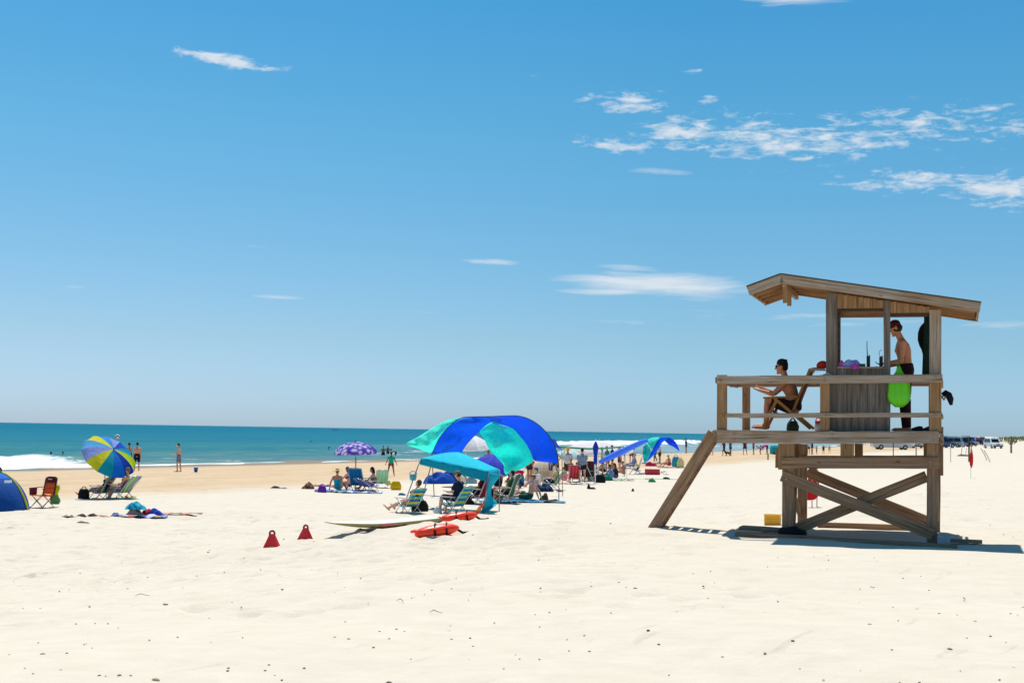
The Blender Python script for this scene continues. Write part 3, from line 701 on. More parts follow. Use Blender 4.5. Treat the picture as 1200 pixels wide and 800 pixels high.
# cross beams under the deck
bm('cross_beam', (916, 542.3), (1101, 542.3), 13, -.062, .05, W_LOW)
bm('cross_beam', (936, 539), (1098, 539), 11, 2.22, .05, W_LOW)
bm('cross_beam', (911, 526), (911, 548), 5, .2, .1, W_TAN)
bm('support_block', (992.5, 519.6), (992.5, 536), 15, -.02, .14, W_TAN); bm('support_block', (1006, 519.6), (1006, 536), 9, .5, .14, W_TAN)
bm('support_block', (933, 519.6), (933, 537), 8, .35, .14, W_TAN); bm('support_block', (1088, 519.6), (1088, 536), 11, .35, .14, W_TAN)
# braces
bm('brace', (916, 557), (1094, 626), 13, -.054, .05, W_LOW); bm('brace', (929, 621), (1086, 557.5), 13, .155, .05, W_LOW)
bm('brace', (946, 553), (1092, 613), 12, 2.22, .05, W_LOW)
for c0, px in ((.16, 921), (.16, 1097)):
    pa = T(px, 552, c0); pb = T(px + (3 if px < 1000 else -1), 620, 2.2)
    MB().beam((pa.x, c0, pa.z), (pa.x, 2.26, .25), .05, .14, (1, 0, 0)).build('brace', W_LOW, tower)
# ground sill, planks and blocks at the foot
o = T(923, 630, 0); o2 = T(1093, 630, 0)
slab('ground_sill', o.x + .25, o2.x + .02, 2.35, 2.49, -.06, .10, W_LOW)
# deck: rim boards, joists and floor boards
dl, dr = T(840, 512, -.1).x, T(1101, 512, -.1).x
dz0, dz1 = T(970, 518.8, -.1).z, T(970, 505.5, -.1).z
bm('rim_board', (840, 512.3), (1100.5, 512.1), 14, -.14, .045, W_GREY, .003)
slab('rim_board', dl - .05, dl - .003, -.09, 2.38, dz0, dz1 - .012, W_LOW); slab('rim_board', dr + .003, dr + .05, -.10, 2.42, dz0, dz1 - .01, W_LOW)
bm('rim_board', (868, 511), (1098, 511), 11, 2.39, .045, W_LOW)
for k in range(9):
    x = dl + .25 + (dr-dl-.5)*k/8; slab('joist', x-.022, x+.022, -.09, 2.385, dz0 + .01, dz1 - .034, W_LOW)
slab('floor_board', dl - .04, dr + .03, -.15, 2.44, dz1 - .030, dz1 + .004, W_GREY, 17, .007, 'x')
DZ = dz1 + .006
for k in range(0): slab('girder', dl + 1.0, dr, .1 + k*1.0, .2 + k*1.0, dz0 - .17, dz0 - .003, W_LOW)
# railing
for px, w, yb in ((845.5, 11.5, 505.6), (966.5, 11, 505.6), (1096, 13.5, 505.6)):
    bm('railing_post', (px, 439.2), (px, yb), w, -.09, .09, W_TAN)
bm('railing', (840, 445.1), (1104.5, 443.2), 9.6, -.14, .045, W_GREY); bm('railing', (851, 486.6), (1103, 486.0), 5.4, -.13, .036, W_GREY)
for px, w in ((874, 9), (985, 8.5), (1093, 9)): bm('railing_post', (px, 446), (px, 505), w, 2.34, .09, W_TAN)
bm('railing', (855, 449.7), (1098, 448.6), 7.6, 2.29, .045, W_LOW); bm('railing', (866, 487.5), (1098, 486.6), 4.4, 2.30, .036, W_LOW)
rz = T(1100, 444, -.1).z
for z, h in ((rz, .12), (T(1100, 486, -.1).z, .07)):
    slab('railing', dr + .004, dr + .044, -.10, 2.38, z - h/2, z + h/2, W_TAN)
slab('railing', dl - .05, dl - .01, .0, 2.3, T(845, 445, -.1).z - .05, T(845, 445, -.1).z + .05, W_LOW)
# side planks that stick out past the right rim
bm('side_plank', (1103.4, 500), (1103.4, 557), 4, .25, .14, W_LOW)
# cabin
cb_, cf = 1.38, .12
for px, w in ((974.4, 13.2), (1096, 13.5)):
    t = T(px, 505, cf); tp = 344 if px < 1000 else 363
    bm('corner_post', (px, tp), (px, 505), w, cf, .14, W_SIDE if px < 1000 else W_GREY)
bm('mullion_post', (1039.3, 352), (1039.3, 505), 7.6, cf + .01, .09, W_SIDE)
sx0, sx1 = T(981, 470, cf).x, T(1035.4, 470, cf).x; zb = DZ; zs = T(1000, 431.5, cf).z
def vslab(name, xa, xb, c0, c1, za, zbf, m, n):
    b = MB()
    for k in range(n):
        a, e = xa + (xb-xa)*k/n + .0012, xa + (xb-xa)*(k+1)/n - .0012; zt_ = zbf((a+e)/2)
        b.beam(((a+e)/2, (c0+c1)/2, za), ((a+e)/2, (c0+c1)/2, zt_), e-a, c1-c0, (1, 0, 0), 0, .004)
    return b.build(name, m, tower)
W_ = vslab('siding', sx0 - .02, sx1 + .002, cf + .02, cf + .045, zb, lambda x: zs, W_SIDE, 6)
slab('siding_backing', sx0 - .01, sx1 - .005, cf + .048, cf + .056, zb, zs - .004, W_SIDE)  # unseen board added behind the siding to block bright sky in its gaps
# roof heights along x from the photograph's outline
RP = lambda px, py: (T(px, py, -.12).x, T(px, py, -.12).z)
rL, rR_, rE = RP(874.5, 335), RP(914.8, 320.2), RP(1150, 353.5)
def under(x): return rR_[1] + (rE[1]-rR_[1])*(x-rR_[0])/(rE[0]-rR_[0]) - .165
hz = T(1000, 361, cf).z; hz2 = T(1065, 366.3, cf).z
vslab('gable_siding', sx0 - .02, sx1, cf + .02, cf + .045, hz, lambda x: under(x) - .01, W_TAN, 7)
vslab('gable_siding', sx1 + .10, T(1089.5, 360, cf).x, cf + .02, cf + .045, hz2, lambda x: under(x) - .01, W_TAN, 6)
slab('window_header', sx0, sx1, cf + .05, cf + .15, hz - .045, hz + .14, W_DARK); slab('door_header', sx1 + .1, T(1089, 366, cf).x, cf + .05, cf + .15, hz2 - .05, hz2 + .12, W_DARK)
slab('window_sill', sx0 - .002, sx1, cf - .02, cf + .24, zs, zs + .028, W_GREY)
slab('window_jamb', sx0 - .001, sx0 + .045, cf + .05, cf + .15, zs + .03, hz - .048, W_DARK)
for xa in (sx0 - .18, T(1089.5, 360, cf).x + .03):
    b = MB().beam((xa + .07, cb_ + .05, DZ), (xa + .07, cb_ + .05, under(xa) - .01), .11, .1, (1, 0, 0)).build('corner_post', W_SIDE, tower)
slab('back_beam', sx0 - .1, T(1100, 360, cf).x, cb_ + .11, cb_ + .16, under(sx0) - .28, under(sx0) - .13, W_LOW)
vslab('back_siding', sx0 - .1, sx1 + .02, cb_ + .02, cb_ + .045, DZ, lambda x: zs, W_SIDE, 7)
slab('counter', sx0, sx1 + .02, cf + .245, cf + .52, zs - .01, zs + .014, W_SIDE, 3, .004, 'x')
sh = T(951, 433, .4); slab('side_shelf', T(950, 433, .4).x, T(967, 433, .4).x, .2, .55, sh.z - .012, sh.z + .012, W_GREY)
# roof
def roofsheet(name, pa, pb, dz0, dz1, c0, c1, m, n, ga=0, gb=0):
    a = Vector((pa[0], 0, pa[1])); b = Vector((pb[0], 0, pb[1])); d = (b-a).normalized(); up = Vector((-d.z, 0, d.x)); q = MB()
    a = a + d*ga; b = b - d*gb
    for k in range(n):
        y0, y1 = c0 + (c1-c0)*k/n + .003, c0 + (c1-c0)*(k+1)/n - .003
        s = Vector((0, (y0+y1)/2, 0)) + up*(dz0+dz1)/2
        q.beam(a+s, b+s, y1-y0, dz1-dz0, (0, 1, 0), 0, .003)
    return q.build(name, m, tower)
rc0, rc1 = -.12, 1.82
SHING = mat('#4b4640', .95)
for pa, pb, ga, gb in ((rL, rR_, 0, .0), (rR_, rE, .012, 0)):
    roofsheet('roof_sheet', pa, pb, -.012, .004, rc0 - .02, rc1 + .02, SHING, 1, ga, gb)
    roofsheet('roof_board', pa, pb, -.036, -.014, rc0 + .046, rc1 - .046, W_TAN, 13, ga + .02, gb + .03)
    roofsheet('fascia', pa, pb, -.158, -.014, rc0, rc0 + .042, W_GREY, 1, ga, gb)
    roofsheet('fascia', pa, pb, -.158, -.014, rc1 - .042, rc1, W_TAN, 1, ga, gb)
    for k in (1, 2, 3): 
        y = rc0 + (rc1-rc0)*k/4; roofsheet('rafter', pa, pb, -.15, -.038, y-.02, y+.02, W_TAN, 1, ga + .04, gb + .06)
for P, Q in ((rL, rR_), (rE, rR_)):
    a = Vector((P[0], 0, P[1])); d = (Vector((Q[0], 0, Q[1])) - a).normalized(); up = Vector((0, -1, 0)).cross(d); up = up if up.z > 0 else -up
    e = a + d*.022 - up*.09; MB().beam((e.x, rc0 + .045, e.z), (e.x, rc1 - .045, e.z), .036, .12, d).build('eave_board', W_TAN, tower)
bm('roof_bracket', (920, 332), (920, 354.5), 6, .0, .09, W_TAN); bm('roof_bracket', (924.6, 336), (924.6, 358), 4.6, .55, .09, W_TAN)
rb = rR_[1] - .25; slab('ridge_beam', rR_[0] + .02, rR_[0] + .09, rc0 + .05, rc1 - .05, rb, rb + .10, W_TAN)
# ladder to the sand
for k, dx in ((0, 0), (1, .46)):
    a, b = T(834.5, 508, .1), T(761, 626, .1); a.y += dx; b.y += dx; g = (a-b).normalized()
    MB().beam(b - g*.06, a + g*.02, .045, .165, (0, 1, 0), 0, .008, .002).build('stringer', W_LOW, tower)
for k in range(7):
    f_ = (k+.6)/7.3; q = b.lerp(a, f_); MB().beam((q.x, .15, q.z), (q.x, .55, q.z), .13, .035, (1, 0, 0)).build('rung', W_LOW, tower)
# bolts
for px, py, c in ((921.5, 541, -.066), (921.5, 561, -.058), (1090, 541, -.066), (1090, 545, -.066), (1091, 620, -.058), (925, 612, -.003), (1093, 575, -.003), (845, 443, -.144), (845, 447, -.144), (966, 443, -.144), (966, 447, -.144), (1096, 441, -.144), (1096, 446, -.144), (845.5, 486.5, -.134), (966, 486.5, -.134), (1096, 486, -.134), (860, 509, -.144), (860, 515, -.144), (1094, 509, -.144), (1094, 515, -.144), (975, 509, -.144), (975, 515, -.144)):
    q = T(px, py, c); MB().tube([q + Vector((0, .012, 0)), q - Vector((0, .012, 0))], [.02, .016], 8).build('bolt', mat('#b08a5e', .5, 'metal', .6), tower)

# loose boards lying under the tower
def plank(label, a, b, w, th, m=W_LOW, cat='plank', name='plank', dz=0, grp='loose boards under the tower'):
    A_, B_ = Vector(a), Vector(b); mid = (A_+B_)/2
    o = MB().beam(A_, B_, w, th, (TY.x, TY.y, 0), 0, .006, .004).build(name, m, rel=mid); tag(o, label, cat, grp); return o
def gp(px, c, dz=.03):
    q = T(px, 632, c); w_ = TW(q); w_.z = gz(w_.x, w_.y) + dz; return w_
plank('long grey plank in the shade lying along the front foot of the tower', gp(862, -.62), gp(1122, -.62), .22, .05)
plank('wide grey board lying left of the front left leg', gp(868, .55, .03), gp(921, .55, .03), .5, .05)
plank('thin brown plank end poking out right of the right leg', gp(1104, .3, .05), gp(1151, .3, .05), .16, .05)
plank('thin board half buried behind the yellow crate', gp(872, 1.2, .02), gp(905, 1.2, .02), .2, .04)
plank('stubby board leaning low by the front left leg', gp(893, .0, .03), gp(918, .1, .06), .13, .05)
q = gp(1106, -.02, .075); o = MB().box((0, 0, 0), (.19, .30, .17), TA).build('concrete_block', mat('#a9adad', .9), rel=None); o.location = q; tag(o, 'pale grey concrete block against the foot of the right leg', 'block')
q = gp(927, -.35, 0); b = MB(); b.ell((0, 0, .06), (.19, .13, .09), None, 14, 8, 0, lambda p: p*(1 + .18*sin(p.x*31)*cos(p.y*27))); b.ell((.13, -.02, .05), (.12, .1, .06), None, 10, 6); b.v = [v for v in b.v]
o = b.build('black_bag', mat('#15171c', .7, 'cloth')); o.location = q; tag(o, 'crumpled black bag on the sand at the foot of the front left leg', 'bag')
# yellow crate
q = TW(T(905.5, 616, 1.5)); q.z = gz(q.x, q.y) - .0; cr_ = empty('crate', G(905.5, 615), TA, 'yellow plastic crate standing behind the front left leg', 'crate')
b = MB(); wx, wy, hz_ = .27, .19, .20
for sy in (-1, 1): b.beam((-wx/2-.01, sy*wy/2, .1), (wx/2+.01, sy*wy/2, .1), .012, hz_, (0, 1, 0))
for sx_ in (-1, 1): b.beam((sx_*wx/2, -wy/2+.008, .1), (sx_*wx/2, wy/2-.008, .1), .012, hz_, (1, 0, 0))
b.box((0, 0, .01), (wx, wy-.02, .012)); b.build('body', mat('#e7ab12', .45, 'paint'), cr_)
b = MB()
for sy in (-1, 1): b.beam((-wx/2-.02, sy*(wy/2+.012), .193), (wx/2+.02, sy*(wy/2+.012), .193), .014, .026, (0, 1, 0)); b.beam((-wx/2-.02, sy*(wy/2+.010), .10), (wx/2+.02, sy*(wy/2+.010), .10), .008, .012, (0, 1, 0))
for sx_ in (-1, 1): b.beam((sx_*(wx/2+.012), -wy/2-.004, .193), (sx_*(wx/2+.012), wy/2+.004, .193), .014, .026, (1, 0, 0))
b.build('rim', mat('#f2bd22', .45, 'paint'), cr_)

# ---- lifeguards and what stands on the deck
q = T(1061, 503, .62); pos = TW((q.x, .62, DZ))
person('bare-chested lifeguard in red cap and maroon shorts standing in the cabin doorway', H=1.80, face=180 - 17 + 8, pose='guard_stand', skin='#c98358', hair='#2a1a12',
       wear=[('trousers', '#2c0c13', .8)], hat=('cap', '#4f1418'), loc=pos, vox=.0095, detail=True, curl=30)
ch = T(916, 503, 1.15); sroot = TW((ch.x, 1.15, DZ))
# hips at px (931, 480)
hp = TW(T(930, 479, 1.15))
r_, J_ = person('lifeguard in dark sunglasses and dark shorts sitting in the wooden deck chair', H=1.78, face=180 - 17.3, pose='guard_sit', skin='#c07c54', hair='#130d0a',
       wear=[('shorts', '#3a1d1c', .85)], loc=(0, 0, 0), vox=.0095, detail=True, glasses=True, curl=40)
r_.location = Vector((hp.x, hp.y, TW((0, 0, DZ)).z + .012))
# wooden deck chair
dc = empty('deck_chair', TW((T(925, 503, 1.15).x, 1.15, DZ)), TA, 'folding wooden deck chair with maroon sling on the tower deck', 'chair')
cx0 = T(925, 503, 1.15).x
def D_(px, py, dy): t = T(px, py, 1.15 + dy); return Vector((t.x - cx0, dy, T(px, py, 1.15).z - DZ))
def bar(name, a, b, dy, w=.05, th=.03):
    p0, p1 = D_(*a, 0), D_(*b, 0); p0.y = p1.y = dy; return MB().beam(p0, p1, th, w, (0, 1, 0)).build(name, W_CHAIR, dc)
for dy in (-.29, .29):
    bar('frame_bar', (910, 467), (952, 502.2), dy); bar('frame_bar', (912, 470), (896, 502.2), dy * .93); bar('backrest_rail', (929, 487), (951, 433), dy*.86, .045)
    bar('armrest', (897, 466.5), (937, 465), dy, .03, .055)
MB().beam(D_(910, 485, 0) + Vector((0, -.26, 0)), D_(910, 485, 0) + Vector((0, .26, 0)), .035, .035).build('crossbar', W_CHAIR, dc)
MB().beam(D_(951.5, 434, 0) + Vector((0, -.28, 0)), D_(951.5, 434, 0) + Vector((0, .28, 0)), .04, .05).build('crossbar', W_CHAIR, dc)
MAR = mat('#571822', .85, 'cloth')
ps = [D_(950.5, 436, 0), D_(944, 452, 0), D_(938, 470, 0), D_(931, 484.5, 0), D_(922, 487, 0), D_(911, 485, 0), D_(903, 479, 0)]
b = MB(); b.rings([[p + Vector((0, -.23, .012)), p + Vector((0, .23, .012)), p + Vector((0, .23, -.008)), p + Vector((0, -.23, -.008))] for p in ps]); b.build('sling', MAR, dc)
def atT(px, py, c, z=None):
    q = T(px, py, c); return TW((q.x, c, q.z if z is None else z))
def bagmesh(w, d, h, seed=0, puff=.12):
    rr = []; r_ = random.Random(seed)
    for k in range(9):
        t = k/8; s = 1 - .30*t**2 + puff*sin(pi*t); row = []
        for i in range(20):
            a = 2*pi*i/20; cs, sn = cos(a), sin(a); e = .62
            x = math.copysign(abs(cs)**e, cs)*w/2*s; y = math.copysign(abs(sn)**e, sn)*d/2*s*(1-.25*t)
            row.append(Vector((x*(1+.05*r_.uniform(-1, 1)), y*(1+.06*r_.uniform(-1, 1)), h*t + .02*h*r_.uniform(-1, 1)*(0 < k))))
        rr.append(row)
    return MB().rings(rr)
def bag(label, loc, w, d, h, col, rz=0, handle=True, name='bag', cat='bag', seed=1, hc=None, group=None, top=None):
    root = empty(name, loc, R(rz), label, cat, group); bagmesh(w, d, h, seed).build('body', mat(col, .8, 'cloth'), root)
    if handle:
        m = mat(hc or col, .8, 'cloth')
        for sy in (-1, 1):
            MB().tube([(w*.22*cos(pi*t/8), sy*d*.22, h*.93 + h*.32*sin(pi*t/8)) for t in range(9)], max(.008, w*.02), 6).build('handle', m, root)
    if top: MB().ell((0, 0, h*.98), (w*.32, d*.28, h*.16), None, 12, 6, 0, lambda p: p*(1+.2*sin(p.x*40)*cos(p.y*33))).build('contents', mat(top, .85, 'cloth'), root)
    return root
def heap(label, loc, w, d, h, col, name='towel', cat='towel', rz=0, seed=1, group=None, col2=None):
    r_ = random.Random(seed); ph = [r_.uniform(0, 6) for _ in range(6)]; n = 26; rr = []
    for j in range(n+1):
        row = []
        for i in range(n+1):
            x, y = 2*i/n-1, 2*j/n-1; rad = math.hypot(x, y); e = max(0, 1 - rad**2.4)
            f_ = .42 + .85*(float(vnoise(np.array(x*2.0+ph[0]*9), np.array(y*2.0+ph[1]*9), 51)))*(.7+.3*cos(2*x)) + .22*(float(vnoise(np.array(x*4.3+ph[2]*9), np.array(y*3.1+ph[3]*9), 52))-.5)
            k_ = min(1, 1/max(rad, 1e-6)*max(abs(x), abs(y))) if rad > 0 else 1
            row.append(Vector((x*w/2*(.8+.2*k_), y*d/2*(.8+.2*k_), h*e**.6*f_ + .004)))
        rr.append(row)
    b = MB(); base = 0
    for row in rr: b.v.extend(row)
    for j in range(n):
        for i in range(n):
            a = j*(n+1)+i; b.face((a, a+1, a+n+2, a+n+1), 1 if col2 and sin(i*.9 + j*.5 + 2*sin(j*.6)) > .25 else 0, None, True)
    o = b.build(name, [mat(col, .85, 'cloth'), mat(col2 or col, .85, 'cloth')]); o.location = loc; o.rotation_euler = (0, 0, R(rz)); return tag(o, label, cat, group)
# rail bag, hanging jacket, binocular case and the rest
lb = empty('drawstring_bag', atT(1053.5, 474, .02), TA, 'lime green drawstring bag hanging on the tower rail', 'bag')
rr = []
for k in range(12):
    t = k/11; zz = -.02 + .64*t - .02; wd = .178*((sin(pi/2*min(1, (t+.03)/.30))**.6) if t < .30 else (1 - .12*(t-.3)/.3 if t < .6 else .88*max(0, 1-(t-.6)/.4)**1.5 + .12))
    rr.append([Vector((wd*cos(a)*(1+.10*sin(a*7+k*.15)*t), (.085*wd/.155)*sin(a)*(1+.30*sin(a*7+k*.1)*(.3+t)), zz)) for a in [2*pi*i/28 for i in range(28)]])
MB().rings(rr).build('body', mat('#63cf0c', .5, 'paint'), lb)
MB().tube([(0, 0, .58), (-.01, .05, .66), (0, .12, .60)], .008, 6).build('cord', mat('#4fb010', .6), lb)
jk = empty('hanging_jacket', atT(1084, 440, 1.1, None), TA, 'black jacket hanging inside the cabin by the right post', 'jacket')
rr = []
for k, (dzp, wl, wr_) in enumerate(((.86, .02, .02), (.83, .05, .04), (.78, .085, .05), (.70, .11, .05), (.58, .115, .05), (.49, .09, .05), (.42, .055, .05), (.36, .04, .05), (.3, .03, .04))):
    rr.append([Vector(((-wl if cos(a) < 0 else -wr_)*-cos(a)*(1 if cos(a) > 0 else 1)*(-1 if cos(a) < 0 else 1)*(1 if cos(a) < 0 else 1), .06*sin(a)*(1+.2*sin(3*a)), dzp)) if False else Vector(((wl if cos(a) < 0 else wr_)*cos(a), .07*sin(a)*(1+.15*sin(3*a+k)), dzp)) for a in [2*pi*i/16 for i in range(16)]])
MB().rings(rr).build('body', mat('#0d1113', .85, 'cloth'), jk)
MB().tube([(0, 0, .86), (.02, 0, .98)], .008, 6).build('loop', mat('#0d1113'), jk)
tw = empty('hanging_towel', atT(1086.5, 440, 1.02), TA, 'dark green towel hanging beside the black jacket in the cabin', 'towel')
b = MB(); b.rings([[Vector((x*(.045+.004*k), .012*sin(x*6+k)+y*.012, .99 - 1.02*k/9)) for x, y in [(-1, -1), (-.5, -1), (0, -1), (.5, -1), (1, -1), (1, 1), (.5, 1), (0, 1), (-.5, 1), (-1, 1)]] for k in range(10)]); b.build('cloth', mat('#17302a', .85, 'cloth'), tw)
# things along the window sill
zc = zs + .03
heap('crumpled pink cloth at the left end of the cabin window sill', atT(986, 430, .2, zc), .14, .12, .10, '#d0529a', 'cloth', 'cloth', seed=3)
heap('lilac and blue towel piled on the cabin window sill', atT(997, 430, .22, zc), .34, .14, .13, '#8fa0dc', 'towel', 'towel', seed=5, col2='#b69ada')
o = heap('magenta cloth hanging over the edge of the cabin window sill', atT(1001.5, 432, .07, zc - .045), .12, .07, .09, '#dc49b4', 'cloth', 'cloth', seed=8)
o = MB(); o.beam((0, 0, 0), (.07, 0, 0), .05, .045, mi=0); o = o.build('tin', mat('#5c5b45', .6)); o.location = atT(1008.5, 429, .2, zc + .026); tag(o, 'small drab box at the foot of the radio on the sill', 'box')
def radio(label, px, h, cur):
    r = empty('radio', atT(px, 430, .2, zc), TA, label, 'radio', 'black radios on the window sill'); b = MB(); b.beam((0, 0, 0), (0, 0, h), .055, .035, (1, 0, 0), 0, .008); b.build('body', BLACKM, r)
    if not cur: MB().tube([(-.015, 0, h), (-.02, 0, h+.12), (-.022, 0, h+.24)], [.008, .006, .005], 6).build('antenna', BLACKM, r)
    else: MB().tube([(-.005, 0, h), (-.03, 0, h+.03), (-.025, 0, h+.08), (.01, 0, h+.115)], .004, 6).build('cord', BLACKM, r)
    MB().tube([(.015, 0, h-.002), (.015, 0, h+.018)], .009, 8).build('knob', BLACKM, r)
radio('black handheld radio with long straight antenna on the window sill', 1017.6, .17, False); radio('black radio with curled cord at the right end of the window sill', 1032.5, .16, True)
# red cap on the side shelf
q = atT(964, 430, .38, sh.z + .014); rc_ = empty('red_cap', q, TA + pi, 'red cap resting on the little shelf left of the cabin', 'cap'); MB().ell((0, 0, .045), (.10, .085, .085), None, 14, 8, 0, lambda p: Vector((p.x, p.y, max(p.z, -.04)))).build('crown', mat('#d22f1c', .8, 'cloth'), rc_)
MB().ell((.11, 0, .012), (.07, .06, .008), None, 12, 6).build('brim', mat('#c22a1a', .8, 'cloth'), rc_)
heap('pale folded cloth draped on top of the rail beside the cabin', atT(970, 439, .0, rz + .055), .16, .10, .035, '#d8c9ac', 'cloth', 'cloth', seed=9)
bag('small dark green rucksack on the deck behind the chair', atT(929, 503, 1.7, DZ), .19, .16, .17, '#23352c', handle=True, name='rucksack', cat='rucksack', seed=4, hc='#101512')
# water jug: red lid on white body
jg = empty('water_jug', atT(959, 503, 1.4, DZ), 0, 'white water jug with red lid on the deck beside the cabin wall', 'jug')
MB().tube([(0, 0, 0), (0, 0, .11), (0, 0, .13)], [.06, .062, .05], 16).build('body', mat('#cfd6e6', .4), jg); MB().tube([(0, 0, .13), (0, 0, .17), (0, 0, .185)], [.056, .06, .035], 16).build('lid', mat('#d01f2b', .4), jg); MB().tube([(-.045, 0, .18), (-.03, 0, .22), (.03, 0, .22), (.045, 0, .18)], .008, 6).build('handle', mat('#d01f2b', .4), jg)
def shoe(label, loc, rz, ln=.27, col='#1c1f2a', name='shoe', group=None, flip=False, up=False):
    r = empty(name, loc, R(rz), label, 'sandal' if flip else 'shoe', group); b = MB(); n = 10
    def row(t, z, k=1): w_ = (.036 + .014*sin(pi*t*.9+.5))*k; return w_
    prof = [(t/n) for t in range(n+1)]
    top = [(ln*(t-.5), row(t, 0)*(1-.85*abs(2*t-1)**6)) for t in prof]; out_ = [(x, w_) for x, w_ in top] + [(x, -w_) for x, w_ in reversed(top)]
    b.prism(out_, 0, .022, lambda p, q, d: (p, q, d)); b.build('sole', mat('#2a2522' if flip else '#d8d4cc', .8), r)
    if flip: MB().tube([(-.02, .045, .022), (.02, .02, .06), (.07, 0, .028), (.02, -.02, .06), (-.02, -.045, .022)], .008, 6).build('strap', mat(col, .7), r)
    else:
        b = MB(); b.rings([[Vector((ln*(t-.5), (.034+.012*sin(pi*t*.9+.5))*cos(a)*(1-.5*abs(2*t-1)**8), .022 + hh_*max(0, sin(a)))) for a in [2*pi*i/14 for i in range(14)]] for t, hh_ in ((.02, .03), (.1, .085), (.3, .09), (.5, .075), (.7, .055), (.9, .045), (.99, .02))]); b.build('upper', mat(col, .75, 'cloth'), r)
    return r
shoe('dark shoe on the deck behind the right end of the rail', atT(1073, 503, .9, DZ), 160, .26, '#23293a'); shoe('dark shoe wedged against the right rail post', atT(1086, 503, .9, DZ), 200, .26, '#1b2030')
hb = empty('hanging_pouch', atT(1108, 470, .4), TA, 'black pouch with tan strap hanging off the right side of the deck', 'pouch')
MB().tube([(-.05, 0, .10), (0, 0, .13), (.045, 0, .10), (.075, 0, .03), (.085, 0, -.06)], [.03, .05, .055, .05, .022], 12).build('body', mat('#15171c', .8, 'cloth'), hb); MB().tube([(-.06, -.04, .08), (-.02, -.05, .02), (0, -.04, .08)], .018, 8).build('strap', mat('#8b7a5c', .8, 'cloth'), hb)
# ------------------------------------------------------------------ beach furniture
CV = lambda c, t=.45: mat(c, .8, 'canopy', 0, t)
def floral():
    m = CV('#5a43b9').copy(); m.name = 'floral_fabric'; nt = m.node_tree; L = nt.links.new
    v = N(nt, 'ShaderNodeTexVoronoi'); v.inputs['Scale'].default_value = 5.5; nz = N(nt, 'ShaderNodeTexNoise'); nz.inputs['Scale'].default_value = 7; nz.inputs['Detail'].default_value = 4
    tcn = N(nt, 'ShaderNodeTexCoord'); mxv = N(nt, 'ShaderNodeMix', data_type='RGBA'); mxv.inputs[0].default_value = .10; L(tcn.outputs['Object'], nz.inputs['Vector']); L(tcn.outputs['Object'], mxv.inputs[6]); L(nz.outputs['Color'], mxv.inputs[7]); L(mxv.outputs[2], v.inputs['Vector'])
    r = N(nt, 'ShaderNodeValToRGB'); E = r.color_ramp.elements; E[0].position = .26; E[0].color = (.80, .76, .90, 1); E[1].position = .62; E[1].color = (.10, .06, .48, 1); x = E.new(.44); x.color = (.36, .28, .72, 1)
    L(v.outputs['Distance'], r.inputs[0])
    for n in list(nt.nodes):
        if n.type == 'BSDF_PRINCIPLED': L(r.outputs[0], n.inputs['Base Color'])
        if n.type == 'BSDF_TRANSLUCENT': L(r.outputs[0], n.inputs['Color'])
    return m
FLORAL = floral()
def umbrella(label, hub, base, rad, axis, cols, rise=.34, group=None, n=12, name='beach_umbrella', pole='#d9d9d6', pole_end=None, pat=None, roll=0):
    """open umbrella: hub = top of the dome, axis = direction the dome points to"""
    root = empty(name, base, 0, label, 'umbrella', group); hub = Vector(hub) - Vector(base); ax = Vector(axis).normalized()
    q = ax.to_track_quat('Z', 'Y').to_matrix() @ Matrix.Rotation(roll, 3, 'Z'); m = len(cols); mats = [CV(c) for c in cols]
    b = MB(); K_ = 7
    def P(k, i):
        t = k/K_; a = 2*pi*i/(n*4); g = 1 - .055*t*abs(sin(a*n/2))
        return hub + q @ Vector((rad*sin(t*1.25)/sin(1.25)*g*cos(a), rad*sin(t*1.25)/sin(1.25)*g*sin(a), -rise*rad*(1-cos(t*1.25))/(1-cos(1.25)) - .012*rad*t*abs(sin(a*n/2))*2))
    if pat == 'floral': mats = [FLORAL]; mi = lambda k, i: 0
    elif pat: mi = lambda k, i: pat(k, i)
    else: mi = lambda k, i: (i//4) % m
    b.rings([[P(max(k, .02), i) for i in range(n*4)] for k in [.05]+list(range(1, K_+1))], mi, True, False); b.f.pop(); b.mi.pop(); b.uv.pop(); b.sm.pop()
    b.rings([[P(K_, i) for i in range(n*4)], [P(K_, i) - q @ Vector((0, 0, .055*rad*(1.0))) for i in range(n*4)]], lambda k, i: mi(K_-1, i), True, False)
    for _ in range(2): b.f.pop(); b.mi.pop(); b.uv.pop(); b.sm.pop()
    b.build('canopy', mats, root)
    foot = Vector(pole_end) - Vector(base) if pole_end is not None else Vector((0, 0, -.1))
    low = hub - ax*rad*.75
    pm = mat(pole, .4)
    MB().tube([hub + ax*.05*rad, low], [.018, .018], 8).build('upper_pole', pm, root); MB().tube([low, foot], [.022, .022], 8).build('pole', pm, root)
    MB().tube([hub + ax*.01, hub + ax*.06*rad, hub + ax*.09*rad], [.03, .022, .008], 8).build('finial', mat(cols[0], .5), root)
    for i in range(0, n):
        e = P(K_, i*4); mid = P(4, i*4); s_ = hub - ax*rad*.45
        if i % 2 == 0: MB().tube([P(1, i*4) - ax*.012, mid - ax*.012, e - ax*.012], .006, 5).build('rib', ALU, root); MB().tube([s_, mid - ax*.015], .005, 5).build('rib', ALU, root)
    return root
